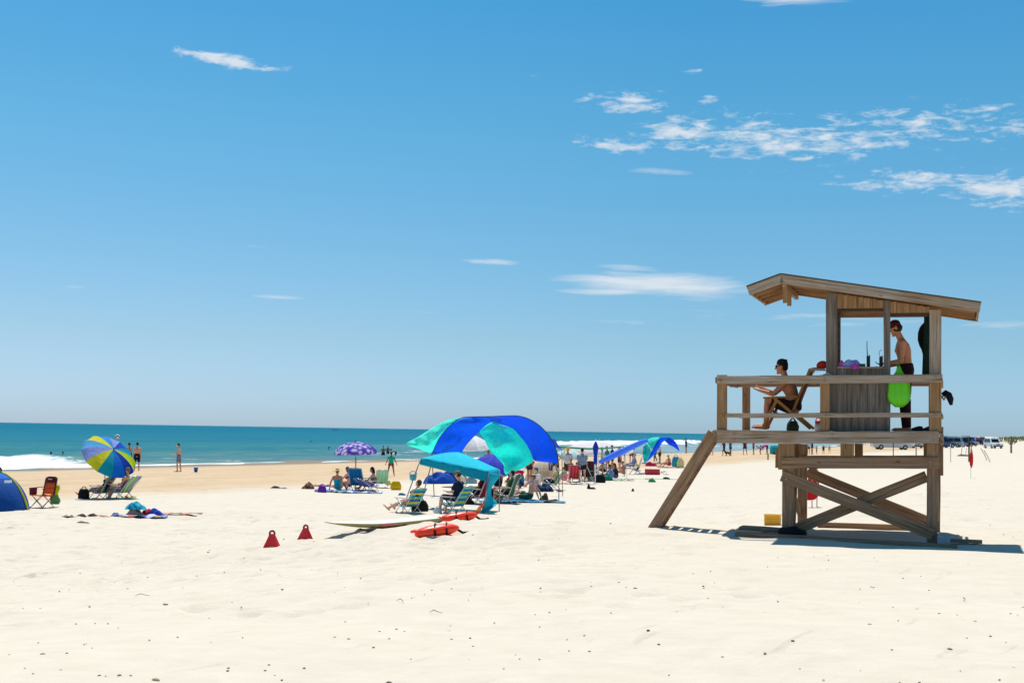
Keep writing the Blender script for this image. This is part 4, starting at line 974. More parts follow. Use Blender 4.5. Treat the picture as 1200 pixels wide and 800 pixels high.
def chair_low(label, loc, rz, cols, frame=ALU, rec=32, group=None, s=1.0, pillow=None, hor=False):
    """low sand chair; the sitter faces local +X"""
    root = empty('beach_chair', loc, R(rz), label, 'beach chair', group); root.scale = (s, s, s)
    W = .27; ra = R(rec); bb = Vector((-.16, 0, .20)); bt = bb + Vector((-sin(ra)*.66, 0, cos(ra)*.66)); sf = Vector((.28, 0, .30)); Y = lambda p, y: Vector((p[0], y, p[2]))
    b = MB()
    for y in (-W, W):
        b.tube([Y(bt, y), Y(bb, y), Y(Vector((.02, 0, .01)), y)], .013, 8); b.tube([Y(sf, y), Y(Vector((-.16, 0, .20)), y)], .013, 8)
        b.tube([Y(Vector((.24, 0, .46)), y*1.08), Y(Vector((-.30, 0, .015)), y*1.08)], .012, 8); b.tube([Y(Vector((.26, 0, .015)), y*1.05), Y(Vector((-.12, 0, .44)), y*1.05)], .012, 8)
    b.tube([Y(bt, -W), Y(bt + Vector((-.01, 0, .03)), 0), Y(bt, W)], .013, 8); b.tube([(.26, -W*1.05, .015), (.26, W*1.05, .015)], .012, 8); b.tube([(-.30, -W*1.08, .015), (-.30, W*1.08, .015)], .012, 8)
    b.build('frame', frame, root)
    mats = [mat(c, .8, 'cloth') for c in cols]; nn = 14
    def strip(name, a, c, sag):
        d = (c-a); nrm = Vector((-d.z, 0, d.x)).normalized(); b = MB(); rr = []
        for k in range(9):
            t = k/8; p = a + d*t - nrm*sag*sin(pi*t); rr.append([Y(p, -W + 2*W*i/nn) for i in range(nn+1)] )
        for r_ in range(8):
            pass
        top = [[p + nrm*.006 for p in r_] + [p - nrm*.006 for p in reversed(r_)] for r_ in rr]
        b.rings(top, (lambda k, i: k % len(mats)) if hor else (lambda k, i: (min(i, 2*nn+1-i if i > nn else i) // 2) % len(mats)), True, True); return b.build(name, mats, root)
    strip('backrest', bb, bt, .035); strip('seat', Vector((-.15, 0, .20)), sf, .05)
    for y in (-W*1.08, W*1.08): MB().beam((.28, y, .465), (-.24, y, .455), .05, .022, (0, 1, 0)).build('armrest', mat('#c9c4ba', .5), root)
    if pillow: MB().ell(bt + Vector((.05, 0, -.06)), (.05, .19, .07), None, 12, 8).build('pillow', mat(pillow, .85, 'cloth'), root)
    return root
def ball(label, loc, r, c1, c2=None, name='ball'):
    b = MB().ell((0, 0, r), (r, r, r), None, 20, 12, lambda k, i: 1 if c2 and ((i//3 + k//3) % 2) else 0); o = b.build(name, [mat(c1, .5), mat(c2 or c1, .5)]); o.location = loc; return tag(o, label, 'ball')
def flat(label, loc, w, d, cols, rz=0, name='beach_towel', cat='towel', seed=1, group=None, rip=.02, stripes=8):
    r_ = random.Random(seed); n = 22; ph = r_.uniform(0, 6); b = MB(); L0 = Vector(loc); M3 = Matrix.Rotation(R(rz), 3, 'Z'); rr = []
    for k in range(n+1):
        row = []
        for i in range(13):
            x, y = (k/n-.5)*w*(1+.05*sin(i+ph)), (i/12-.5)*d*(1+.06*sin(k*.8+ph)); p = M3 @ Vector((x, y, 0))
            row.append(p + Vector((0, 0, gz(L0.x+p.x, L0.y+p.y) - L0.z + .035 + rip*(1+sin(9*x/w*2+ph)*cos(5*y+ph)))))
        rr.append(row)
    top = [r + [p - Vector((0, 0, .012)) for p in reversed(r)] for r in rr]
    b.rings(top, lambda k, i: (k*stripes//n) % len(cols), True, True); o = b.build(name, [mat(c, .9, 'cloth') for c in cols]); o.location = loc; return tag(o, label, cat, group)
def cloth_patch(A, B, nu=22, nv=12, bulge=0, fold=0, ff=5, direction=Vector((0, -1, 0)), dens=None):
    """cloth spanned between two edge curves, bulging and folding along `direction`"""
    A = resample(A, nu); B = resample(B, nu); b = MB(); base = 0
    for j in range(nv+1):
        t = j/nv
        for i in range(nu):
            s_ = i/(nu-1); p = A[i].lerp(B[i], t)
            p = p + direction*(bulge*sin(pi*t)*sin(pi*s_)**.5 + fold*sin(ff*pi*s_ + 2.2*t)*sin(pi*min(1, t*1.3))*.6)
            b.v.append(p)
    for j in range(nv):
        for i in range(nu-1): a = j*nu+i; b.face((a, a+1, a+nu+1, a+nu), 0, None, True)
    return b
def solid(o, th=.006):
    m = o.modifiers.new('thickness', 'SOLIDIFY'); m.thickness = th; return o

# ------------------------------------------------------------------ big blown sun shade
GA = G(655, 587); YA = GA.y
P_ = lambda px, py, dy=0: at(px, py, YA + dy)
shade = empty('sun_shade', GA, 0, 'large blue and turquoise fabric sun shade billowing in the wind on an arched pole', 'sun shade', 'wind-blown fabric sun shades'); rel = lambda pts: [p - GA for p in pts]
outer = [(655, 543), (652, 526), (644.7, 511), (632.5, 498), (621, 490.6), (608, 486.5), (591, 487), (572.5, 487.8), (556, 488), (542.5, 488.4)]
inn_r = [(642, 541.6), (632, 540.6), (625, 540), (623, 532), (617.5, 520.6), (608, 509), (600.6, 501), (591, 498.5), (585, 496.5), (578, 493.4)]
n_o = len(outer)
b = cloth_patch(rel([P_(x, y, .35*i/9*3) for i, (x, y) in enumerate(outer[:8])]), rel([P_(x, y, .9 + .3*i) for i, (x, y) in enumerate(inn_r)]), 30, 12, .22, .14, 6)
SROY, STUR = '#1a84ff', '#4ff8e6'
solid(b.build('blue_panel', CV(SROY, .5), shade))
bo = [(591, 487), (572.5, 487.8), (556, 488), (542.5, 489), (535, 492.5), (524, 502), (516, 511), (510.6, 522.5), (506.5, 532)]
bi = [(585, 496), (578, 493.4), (570.6, 497), (565, 502), (561, 506), (552, 515), (546, 522), (542, 528), (540.6, 532)]
solid(cloth_patch(rel([P_(x, y, 1.6 + .1*i) for i, (x, y) in enumerate(bo)]), rel([P_(x, y, 1.9 + .1*i) for i, (x, y) in enumerate(bi)]), 30, 10, .25, .18, 5).build('blue_panel', CV('#1d8cff', .5), shade))
to = [(541.5, 488.8), (533, 490), (522, 492.5), (512, 498), (501, 504.7), (494, 509), (488, 513), (481, 516), (476, 519)]
ti = [(541.5, 489), (535, 492.8), (524, 502.3), (516, 511), (510.6, 522.5), (505.5, 532), (497.5, 528.5), (488, 524.5), (477.5, 522.3)]
solid(cloth_patch(rel([P_(x, y, 2.6 + .15*i) for i, (x, y) in enumerate(to)]), rel([P_(x, y, 2.5 + .15*i) for i, (x, y) in enumerate(ti)]), 30, 10, .3, .20, 9).build('turquoise_tail', CV('#74fff0', .6), shade))
ml = [(578, 493.2), (570.6, 497), (561, 505.6), (568, 515), (572.5, 526), (582, 535.6), (591, 545), (590, 553), (593, 556)]
mr_ = [(580, 493.4), (590, 499.5), (600.6, 500), (608, 509), (617.5, 520.6), (624, 532), (625.5, 541), (609, 550), (594, 556)]
solid(cloth_patch(rel([P_(x, y, 3.4) for x, y in ml]), rel([P_(x, y, 2.9) for x, y in mr_]), 40, 20, .25, .38, 5).build('turquoise_panel', CV('#3ff8ee', .5), shade))
pole = [GA + Vector((0, 0, -.2))] + [P_(655, 565)] + [P_(x, y, .35*i/9*3 - .03) for i, (x, y) in enumerate(outer)]
tail = [P_(535, 492.0, 1.5), P_(524, 501.5, 1.5), P_(516, 510.5, 1.5), P_(510, 522, 1.5), P_(506, 532, 1.5)]; gt = G(508, 583)
MB().tube(rel(resample(pole + tail, 60)), .016, 6).build('pole', mat('#23324f', .5), shade)
MB().tube(rel([tail[-1], tail[-1].lerp(at(509, 583, tail[-1].y), .5), Vector((at(509, 583, tail[-1].y).x, tail[-1].y, gz(at(509, 583, tail[-1].y).x, tail[-1].y)-.1))]), .016, 6).build('pole', mat('#23324f', .5), shade)
# second shade further along the beach
GB = G(735, 560); 
Q_ = lambda px, py, dy=0: at(px, py, GB.y + dy); s2 = empty('sun_shade', GB, 0, 'smaller blue shade far off with a long rolled tube and fluttering turquoise end', 'sun shade', 'wind-blown fabric sun shades'); rb_ = lambda pts: [p - GB for p in pts]
MB().tube(rb_([Q_(702, 541.5), Q_(712, 537), Q_(725, 530.5), Q_(740, 523.5), Q_(752, 518), Q_(759, 515.5)]), [.09, .17, .19, .17, .15, .10], 12).build('rolled_tube', CV('#6aa2ff', .4), s2)
tq = [(758, 516), (763, 513), (773, 512)]
solid(cloth_patch(rb_([Q_(x, y, 1) for x, y in ((757, 517), (760, 514), (766, 512.3), (773, 512))]), rb_([Q_(x, y, .5) for x, y in ((764, 526.5), (766, 524), (769, 518), (772, 514))]), 16, 8, .2, .05).build('turquoise_panel', CV('#56efe0', .55), s2))
solid(cloth_patch(rb_([Q_(x, y, 0) for x, y in ((754, 523), (753, 531), (754, 538), (755, 543))]), rb_([Q_(x, y, .4) for x, y in ((757, 518), (763, 526), (762, 533), (756, 543))]), 16, 8, .2, .1).build('turquoise_panel', CV('#2fd2cc', .5), s2))
solid(cloth_patch(rb_([Q_(x, y, .6) for x, y in ((785, 512.4), (778, 511.8), (772, 513), (768, 519), (765, 526), (759, 536), (755, 543))]), rb_([Q_(x, y, .8) for x, y in ((788, 514.5), (781, 515), (776, 518), (773, 524), (768, 531), (762, 537.5), (755.5, 543))]), 24, 8, .2, .06).build('blue_panel', CV('#1a84ff', .5), s2))
solid(cloth_patch(rb_([Q_(x, y, .6) for x, y in ((782, 512.2), (788, 514), (793, 519), (796.3, 528))]), rb_([Q_(x, y, .9) for x, y in ((778, 515.5), (784, 521), (790, 523.5), (796, 528.4))]), 16, 8, .15, .06).build('blue_panel', CV('#1466f0', .5), s2))
solid(cloth_patch(rb_([Q_(x, y, .9) for x, y in ((779, 515.5), (782, 519))]), rb_([Q_(x, y, 1) for x, y in ((783, 517), (784, 521.5))]), 8, 4, .1, 0).build('turquoise_panel', CV('#1fcfd0', .5), s2))
MB().tube(rb_([G(735, 558) + Vector((0, 0, -.1)), Q_(733, 540), Q_(731.5, 523)]), .014, 6).build('pole', mat('#8aa0b8', .5), s2)
MB().tube(rb_([Q_(796.3, 528), Q_(798, 534, .3), Vector((Q_(799, 548).x, GB.y, gz(Q_(799, 548).x, GB.y)-.05))]), .006, 5).build('guy_line', mat('#d5dde5', .5), s2)

# ------------------------------------------------------------------ teal pop-up canopy
YT = min(G(566, 600, 32).y, 45.5)
def Tt(px, py, dy): return at(px, py, YT + dy)
GT = at(530, 600, YT); GT.z = gz(GT.x, GT.y); tent = empty('beach_canopy', GT, 0, 'teal pop-up canopy with slanting legs and one side curtain tied to its leg', 'canopy tent')
rt = lambda pts: [p - GT for p in pts]
FL, FR, BR, BL, AP = Tt(493, 536.5, 1.2), Tt(573, 552.5, -.9), Tt(585.5, 549.8, 1.4), Tt(508, 533.5, 3.2), Tt(537, 529.5, 1.2)
FLb, FRb, BRb, BLb = Tt(492, 544, 1.2), Tt(573, 564.5, -.9), Tt(585.5, 560, 1.4), Tt(509, 541, 3.2)
TEAL = CV('#16d2e6', .3)
b = MB()
for A_, B_ in ((FL, FR), (FR, BR), (BR, BL), (BL, FL)):
    q = cloth_patch(rt([A_, A_.lerp(B_, .33) - Vector((0, 0, .02)), A_.lerp(B_, .66) - Vector((0, 0, .02)), B_]), rt([AP + Vector((-.02, 0, 0)), AP, AP + Vector((.01, 0, 0)), AP + Vector((.02, 0, 0))]), 14, 9, -.05, .0, 3, Vector((0, 0, -1)))
    k0 = len(b.v); b.v += q.v; 
    for f_ in q.f: b.face([x+k0 for x in f_], 0, None, True)
solid(b.build('roof', TEAL, tent), .004)
b = MB()
for (A_, B_, C1, C2) in ((FL, FR, FLb, FRb), (FR, BR, FRb, BRb), (BR, BL, BRb, BLb), (BL, FL, BLb, FLb)):
    q = cloth_patch(rt([A_, A_.lerp(B_, .5), B_]), rt([C1, C1.lerp(C2, .5), C2]), 14, 4, 0, .012, 9)
    k0 = len(b.v); b.v += q.v
    for f_ in q.f: b.face([x+k0 for x in f_], 0, None, True)
solid(b.build('valance', CV('#0ab4cc', .35), tent), .004)
cl_ = [(574, 562), (575, 566), (573.5, 574), (570, 582), (566.5, 590), (563.7, 599.8)]; crr = [(585, 556), (584.5, 560), (579, 567), (575.5, 573), (576, 581), (583.5, 589.5)]
cl_ = [(573.3, 553), (572.5, 565), (571, 574), (568.5, 582), (566, 590), (564, 599.8)]
b = cloth_patch(rt([Tt(x, y, -.9) for x, y in cl_]), rt([Tt(x, y, -.4) for x, y in crr]), 26, 8, .1, .06, 3)
solid(b.build('side_curtain', CV('#10bcd4', .35), tent), .004)
b = cloth_patch(rt([Tt(x, y, -.9) for x, y in ((564, 599.8), (566, 599.9), (568, 599.8), (571.5, 599.6))]), rt([Tt(x, y, -.5) for x, y in ((566, 590), (573, 590), (579, 590), (583.5, 589.7))]), 12, 4, .03, 0)
solid(b.build('curtain_hem', CV('#10bcd4', .35), tent), .004)
def legt(a, pxb, pyb, dy): 
    e = Tt(pxb, pyb, dy); e.z = gz(e.x, e.y) - .05; MB().tube(rt([a, e]), .018, 8).build('leg', mat('#8b8f92', .4, 'metal', .6), tent)
legt(FL - Vector((0, 0, .02)), 471, 602, 1.0); legt(BL - Vector((0, 0, .02)), 492, 592, 3.2); legt(FR - Vector((0, 0, .02)), 566, 602, -.9); legt(BR - Vector((0, 0, .02)), 585, 597, 1.2)
bk = empty('hanging_basket', Tt(484, 562, 3.2), 0, 'pale teal basket hanging from the rear leg side of the canopy', 'basket')
MB().tube([(0, 0, -.02), (0, 0, .02), (0, 0, .2)], [.09, .11, .13], 14).build('body', mat('#5fb3bd', .7, 'cloth'), bk); MB().tube([(.12*cos(pi*t/8), 0, .2 + .09*sin(pi*t/8)) for t in range(9)], .012, 6).build('handle', mat('#3a6f7a', .6), bk)

# ------------------------------------------------------------------ people and things under the teal canopy
def seat(label, chairlabel, px, py, rz, cols, pose='sit_low', H=1.7, rec=32, cs=1.0, lift=.10, adv=.05, chairkw={}, crz=None, **kw):
    g = G(px, py, 32); f_ = Vector((cos(R(rz)), sin(R(rz)), 0)); cobj = chair_low(chairlabel, g, rz if crz is None else crz, cols, rec=rec, s=cs, **chairkw) if cols else None
    r, J = person(label, H=H, face=rz, pose=pose, loc=g, **kw)
    # pelvis height: seat sling at .25 m; raw figure rests on its lowest point, so put the pelvis at the seat
    S = J['S']; pel = (0 + J['dz'])*S; r.location = g + f_*(-.10) + Vector((0, 0, .25*cs + .10*S - pel)); 
    low = min((v.co.z for v in r.children[0].data.vertices)); zmin = r.location.z + low; gr = gz(g.x + f_.x*.5, g.y + f_.y*.5)
    if zmin < gr - .05: r.location.z += min(.12, gr - .03 - zmin)
    return r
seat('woman reclining with bent bare legs in a striped chair under the teal canopy', 'blue and green striped low chair of the reclining woman', 478, 600.5, 146, ['#1c8fae', '#e3cf4a', '#1b6fa8', '#49b9a6'], 'sit_out', 1.66, 34, crz=140, chairkw={'hor': True}, fem=True, skin='fair', hair='#5a3424', wear=[('bottom', '#17181c'), ('top', '#17181c')], vox=.017)
seat('man in camouflage cap, navy shirt and dark shorts reading in a low chair', 'green and blue striped chair of the man in the camouflage cap', 531, 601, 154, ['#1f86ab', '#9dbf46', '#1c6d9f', '#6fb8a0'], 'sit_read', 1.80, 34, crz=150, chairkw={'hor': True}, skin='fair', hair='#3a2c20', wear=[('shirt', '#16213c', .75), ('shorts', '#2e3848', .95)], hat=('cap', '#6b6f55'), vox=.017, cs=1.1)
bag('black bag standing behind the reclining woman', G(492, 599, 32), .5, .35, .34, '#15171c', 10, seed=5)
bag('white drinks cup and cans bag at the feet of the cap wearing man', G(513, 601, 32), .22, .2, .18, '#cfd2cf', 0, seed=6)
seat('person in dark maroon top sunk in a red folding chair behind the cap wearing man', 'dark red folding chair at the back of the teal canopy', 561, 590, 150, ['#6b1520', '#8e1f2a'], 'sit_low', 1.75, 24, skin='brown', hair='#3c2722', wear=[('shirt', '#3f2327', .8), ('trousers', '#17181c')], vox=.02, cs=1.15)
bag('black bag on the sand beside the dark red chair', G(546, 590.5, 32), .55, .3, .16, '#131418', 15, seed=8)

# ------------------------------------------------------------------ rescue board, rescue cans and fins
def board():
    e0, e1 = at(387, 621.3, 23.7), at(546, 606, 25.3); d = (e1-e0); d.z = 0; d.normalize()
    mid = (e0+e1)/2 + Vector((0, 0, .03)); root = empty('rescue_board', mid, math.atan2(d.y, d.x), 'long cream rescue board lying on the sand behind the orange rescue cans', 'paddle board')
    b = MB(); rr = []; LL = 1.45
    for k in range(25):
        t = k/24*2-1; wv = .27*max(.02, (1-abs(t)**2.6))**.6; x = t*LL; zc_ = .10*max(0, -t-.35)**1.5*1.5 + .03*t*t
        
        th = .055*max(.12, (1-abs(t)**4))
        rr.append([Vector((x, wv*cos(a), zc_ + th*math.copysign(abs(sin(a))**.7, sin(a)))) for a in [2*pi*i/18 for i in range(18)]])
    b.rings(rr, lambda k, i: 1 if (i >= 9 or i in (0, 8)) else 0); o = b.build('hull', [mat('#f1ead6', .35, 'paint'), mat('#a8975c', .4, 'paint')], root)
    z0, z1 = e0.z, e1.z; root.rotation_euler = (0, -math.atan2(z1 - z0, 2.9), math.atan2(d.y, d.x))
    for x in (-.95, -.1): MB().tube([(x, -.26, -.02), (x+.08, -.30, -.06), (x+.22, -.30, -.07), (x+.32, -.26, -.02)], .014, 6).build('strap', mat('#2c2a28', .8), root)
    MB().beam((-.55, -.275, .0), (-.25, -.278, .0), .01, .035, (0, 1, 0), 0).build('decal', mat('#c8655a', .5), root)
    return root, e0, d
rb1, be0, bd = board()
def can(label, px, py, Y, ln=.80):
    mid = at(px, py, Y) if Y else G(px, py) + Vector((0, 0, .085)); d = Vector((cos(.32), sin(.32), 0)); s = ln/.80
    root = empty('rescue_can', mid, math.atan2(d.y, d.x), label, 'rescue can', 'orange rescue cans on the sand'); root.rotation_euler = (0, R(-8), .36); b = MB(); rr = []
    for t, w_, h_ in ((-.40, .03, .03), (-.37, .08, .055), (-.30, .125, .085), (-.15, .145, .105), (.02, .145, .110), (.18, .13, .10), (.30, .10, .075), (.37, .06, .045), (.40, .02, .02)):
        rr.append([Vector((t*s, w_*math.copysign(abs(cos(a_))**.8, cos(a_))*s, h_*sin(a_)*s)) for a_ in [2*pi*i/18 for i in range(18)]])
    OR = mat('#ff4420', .35, 'paint'); b.rings(rr).build('float', OR, root)
    MB().tube([Vector((-.28*s, -.07, .04)), Vector((-.40*s, -.06, .05)), Vector((-.455*s, 0, .05)), Vector((-.40*s, .06, .05)), Vector((-.28*s, .07, .04))], .022, 8).build('handle', OR, root)
    MB().tube([Vector((.17, .150*cos(a_)*s, .112*sin(a_)*s)) + Vector((.05*cos(a_), 0, 0)) for a_ in [2*pi*i/24 for i in range(25)]], .014, 6).build('strap', mat('#241a1a', .7), root)
    for sy in (-1, 1): MB().tube([(-.22*s, sy*.12, .05), (-.1*s, sy*.165, .06), (.08*s, sy*.165, .06), (.2*s, sy*.11, .05)], .018, 8).build('handle', OR, root)
    MB().tube([Vector((-.02 + .0*sin(a_), .158*cos(a_)*s, .121*sin(a_)*s)) + Vector((.06*cos(a_), 0, 0)) for a_ in [2*pi*i/24 for i in range(25)]], .018, 6).build('strap', mat('#241a1a', .7), root)
    MB().tube([(.36*s, .0, -.02), (.45*s, -.02, -.09), (.60*s, .05, -.11), (.66*s, .10, -.11)], .020, 6).build('tow_line', mat('#221d1f', .8), root)
    return root
can('nearer orange rescue can lying lowest on the sand in front of the board', 512, 628, None, .74); can('orange rescue can lying across the tail of the cream board', 537, 606, 24.9, .70)
# orange swim fin
q = at(560, 602, 25.3); fn_ = empty('swim_fin', q + Vector((0, 0, .0)), R(10), 'orange and yellow fin standing behind the farther rescue can', 'fin'); fn_.scale = (.6, .6, .6)
b = MB(); b.prism([(-.17, .0), (-.08, .05), (.0, .19), (.07, .26), (.19, .29), (.10, .16), (.04, .02), (-.02, -.02)], -.016, .016, lambda p, q_, d: (p, d, q_)); b.build('blade', mat('#f2501c', .5), fn_); MB().prism([(-.03, .10), (.0, .165), (.07, .235), (.075, .19), (.03, .1)], -.020, .020, lambda p, q_, d: (p, d, q_)).build('stripe', mat('#f2b13a', .5), fn_)
# two red swim fins / cones standing on their wide ends
def fin(label, px, py, hpx, rz):
    g = G(px, py); s = g.y/F; h = hpx*s; w_ = h*.54; r = empty('swim_fin', g, R(rz), label, 'fin', 'pair of red fins stood upright on the sand')
    b = MB(); sec = lambda t: (w_*(1 - .90*t), .5*w_*(1 - .6*t)); rr = []
    for t in (0, .2, .5, .72, .78):
        a_, d_ = sec(t); rr.append([Vector((x*a_/1, y*d_, h*t)) for x, y in ((-1, -.5), (-.2, -1), (.6, -.75), (1, .1), (.7, .9), (-.2, .8), (-.9, .4))])
    b.rings(rr, 0, True, False).build('body', mat('#e0242c', .5), r)
    MB().tube([Vector((w_*.26*cos(a_), 0, h*.80 + h*.155*sin(a_))) for a_ in [2*pi*i/16 for i in range(17)]], .017, 6).build('heel_loop', mat('#8e2a30', .6), r)
    MB().prism([(-.45*w_, .002), (.2*w_, .002), (.1*w_, .09*h), (-.3*w_, .11*h)], -.60*w_, -.54*w_, lambda p, q_, d: (p, d + .06*w_, q_)).build('tip_patch', mat('#f2c320', .5), r); return r
fin('taller red fin standing on its blade, nearer of the upright pair', 318.5, 641.5, 20.5, 20); fin('smaller red fin standing on its blade, farther of the upright pair', 358, 632.5, 18, -10)
# ------------------------------------------------------------------ left: tent, camp chair, striped umbrella group
g = G(8, 597); tn_ = empty('beach_tent', at(2, 596, g.y), 0, 'blue pop-up beach tent with yellow piping cut by the left picture edge', 'tent'); tn_.location.z = g.z
s = g.y/F; b = MB(); rr = []
for k in range(13):
    t = k/12; wd = (30*s)*(1 - t**2.0)**.62 + .02; dp = 1.0*(1-t**2.2)**.6 + .02; rr.append([Vector((-.15*t + wd*cos(a)*(.97 if cos(a) > 0 else 1.25), dp*sin(a), 44*s*t)) for a in [2*pi*i/28 for i in range(28)]])
b.rings(rr, lambda k, i: 1 if (12 < i < 19 and k < 9) else (2 if k > 9 else 0)); b.build('shell', [CV('#0c4f9f', .2), CV('#9fd0c2', .2), CV('#1d6fd0', .2)], tn_)
MB().tube([Vector((-.15*t + (30*s*(1-t**2)**.62 + .03)*.985, -.1*sin(pi*t), 44*s*t)) for t in [k/14 for k in range(15)]], .032, 8).build('piping', mat('#c6c53a', .6), tn_)
MB().tube([Vector((-.15 - .0 + (30*s*(1-t**2)**.62)*.5*-1*0 + .1*t, 0, 44*s + .02 + .1*sin(pi*t))) for t in (0, .25, .5, .75, 1)] , .03, 6).build('top_loop', mat('#20242c', .7), tn_)
MB().beam((13*s - .0, -.80, 34*s), (20*s, -.68, 34*s), .01, 3*s, (0, 1, 0)).build('label_patch', mat('#dfe6ee', .7), tn_)
def camp_chair(label, loc, rz, c1, c2, scale=1.0):
    r = empty('camp_chair', loc, R(rz), label, 'camp chair'); r.scale = (scale,)*3; W = .29; DK = mat('#4a2426', .5)
    b = MB()
    for y in (-W, W):
        b.tube([(.26, y, .01), (-.22, y, .44)], .011, 6); b.tube([(-.24, y, .01), (.24, y, .43)], .011, 6)
    b.tube([(.26, -W, .01), (.24, W, .43)], .011, 6); b.tube([(.26, W, .01), (.24, -W, .43)], .011, 6); b.tube([(-.24, -W, .01), (-.22, W, .44)], .011, 6); b.tube([(-.24, W, .01), (-.22, -W, .44)], .011, 6)
    for y in (-W, W): b.tube([(-.22, y, .42), (-.33, y, .98)], .012, 6); b.tube([(.24, y, .42), (.26, y*1.08, .62)], .011, 6)
    b.build('frame', DK, r)
    for y in (-W, W): MB().beam((.30, y*1.1, .645), (-.27, y*1.05, .68), .075, .02, (0, 1, 0)).build('armrest', mat(c1, .85, 'cloth'), r)
    for x, y in ((.26, W), (.26, -W), (-.24, W), (-.24, -W)): MB().tube([(x, y, .0), (x, y, .025)], .028, 8).build('foot', BLACKM, r)
    b = MB(); b.rings([[Vector((x + .006*q, y, .43 - .05*sin(pi*(x+.25)/.5) + .006*q)) for y, q in ((-W, 1), (-W/2, .4), (0, 0), (W/2, .4), (W, 1), (W, -1), (0, -2), (-W, -1))] for x in (-.24, -.1, .05, .18, .25)]); b.build('seat', mat(c2, .85, 'cloth'), r)
    bz = lambda t: Vector((-.22 - .11*t, 0, .42 + .58*t)); pts = [(-1, 0), (-.5, -.03), (0, -.045), (.5, -.03), (1, 0), (1, .02), (0, -.02), (-1, .02)]
    MB().rings([[bz(t) + Vector((-dx_, y*W*.80, 0)) for y, dx_ in pts] for t in (.05, .3, .55, .72)]).build('backrest', mat(c2, .85, 'cloth'), r)
    MB().rings([[bz(t) + Vector((-dx_, y*W*wk, 0)) for y, dx_ in pts] for t, wk in ((.70, 1.0), (.80, 1.03), (.93, 1.0), (1.02, .82), (1.06, .5))]).build('headrest', mat(c1, .85, 'cloth'), r)
    for y in (-W, W): MB().rings([[bz(t) + Vector((-dx_, y*.9 + q*.035, 0)) for q, dx_ in ((-1, 0), (1, 0), (1, .02), (-1, .02))] for t in (.02, .72)]).build('side_strip', mat(c1, .85, 'cloth'), r)
    MB().rings([[Vector((.14 + .13*cos(a)*k_, -W*1.15 + .12*sin(a)*k_, z)) for a in [2*pi*i/16 for i in range(16)]] for z, k_ in ((.40, .85), (.45, .95), (.62, 1.0), (.655, 1.05))]).build('cooler_pouch', mat(c1, .8, 'cloth'), r)
    b = MB().beam(bz(.90) + Vector((.05, -.09, 0)), bz(.90) + Vector((.05, .09, 0)), .03, .01, (0, 0, 1)); b.build('badge', mat('#d9c6c9', .7), r)
    return r
camp_chair('empty orange camp chair with dark red headrest and cooler pouch', G(50, 594.5), -122, '#5a1a25', '#f06a1e', .93)
q = G(64, 593.5); bg_ = empty('towel', q, 0, 'lime green towel draped down behind the orange camp chair', 'towel'); b = MB(); b.rings([[Vector(((.12+.03*sin(k))*x + .02*sin(k*1.3), .05*y, .08 + .60*k/8)) for x, y in ((-1, -1), (-.4, -.6), (0, -1), (.4, -.6), (1, -1), (1, 1), (0, .6), (-1, 1))] for k in range(9)], lambda k, i: 1 if k < 4 else 0); b.build('cloth', [mat('#c3dc1c', .8, 'cloth'), mat('#5d9a62', .8, 'cloth')], bg_)

gU = G(128, 583); YU = gU.y
hubU = at(133, 526, YU - .4)
AX = Vector((.54, -.45, .71))
u1 = umbrella('large tilted beach umbrella with blue, yellow and teal panels', hubU, G(125, 583), 33.5*YU/F, AX,
  ['#0f49c4', '#8b9fe6', '#2f8de0', '#d6d82a', '#58a8e8', '#8c9de2', '#d9d62c', '#0b98b0', '#1170d8', '#0a3fb0', '#c4dc1a', '#0d97b4'], rise=.36, roll=.20)
seat('dark haired woman sitting with outstretched legs in the rainbow striped chair', 'rainbow striped low chair under the left of the tilted umbrella', 117, 584, 174, ['#e8415f', '#1d9d8c', '#0f6f62', '#1b54b8', '#17a08a', '#3bb35b'], 'sit_out', 1.66, 28, fem=True, skin='tan', hair='#1d1310', wear=[('suit', '#15161c')], long='bun', vox=.02, crz=168)
seat('person in pink top half hidden by the grey backed chair', 'grey chair with green and yellow edge under the right of the umbrella', 141, 584, 172, ['#8e9399', '#8e9399', '#9a9fa5', '#2fae7a', '#d8dc3c', '#19a08c'], 'sit_low', 1.62, 40, fem=True, skin='fair', hair='#8a5a3a', wear=[('suit', '#b5566e')], vox=.02, cs=1.12, crz=162)
bag('black beach bag standing left of the umbrella chairs', G(98, 584), .36, .3, .34, '#121316', 5, seed=2)
flat('rainbow towel hanging low beside the grey chair', G(151, 583), .5, .4, ['#1fb08c', '#d8e03a', '#e86a2c'], 20, seed=6)
# players
person('shirtless man reaching out to hit the ball', 152, 548, 1.74, 176, 'serve', 'tan', '#20140e', [('shorts', '#3a2a30')], group='ball players near the water')
person('shirtless boy in navy shorts with his back turned by the umbrella', 160, 551.5, 1.68, 100, 'stand', 'fair', '#2a1a12', [('shorts', '#141c38', .9)], group='ball players near the water')
bl = ball('white and dark volleyball in the air above the umbrella', at(137.5, 514, 74), .12, '#e9e4df', '#5a4450', 'volleyball')
person('shirtless boy in grey trunks holding both hands out before him', 209, 552.8, 1.64, 180, 'boyarm', 'fair', '#2a1c16', [('shorts', '#7d8094', .75)])
def bucket(label, px, py, h, c, hc='#dfe6ee'):
    g = G(px, py); r = empty('bucket', g, 0, label, 'bucket'); b = MB(); b.rings([[Vector((rr_*cos(a), rr_*sin(a), z)) for a in [2*pi*i/18 for i in range(18)]] for rr_, z in ((h*.34, 0), (h*.46, h), (h*.49, h*1.0), (h*.49, h*.93), (h*.44, h*.92))]); b.build('body', mat(c, .45), r)
    MB().tube([(h*.47*cos(pi*t/8), 0, h*.96 - h*.3*sin(pi*t/8)) for t in range(9)], .01, 5).build('handle', mat(hc, .5), r)
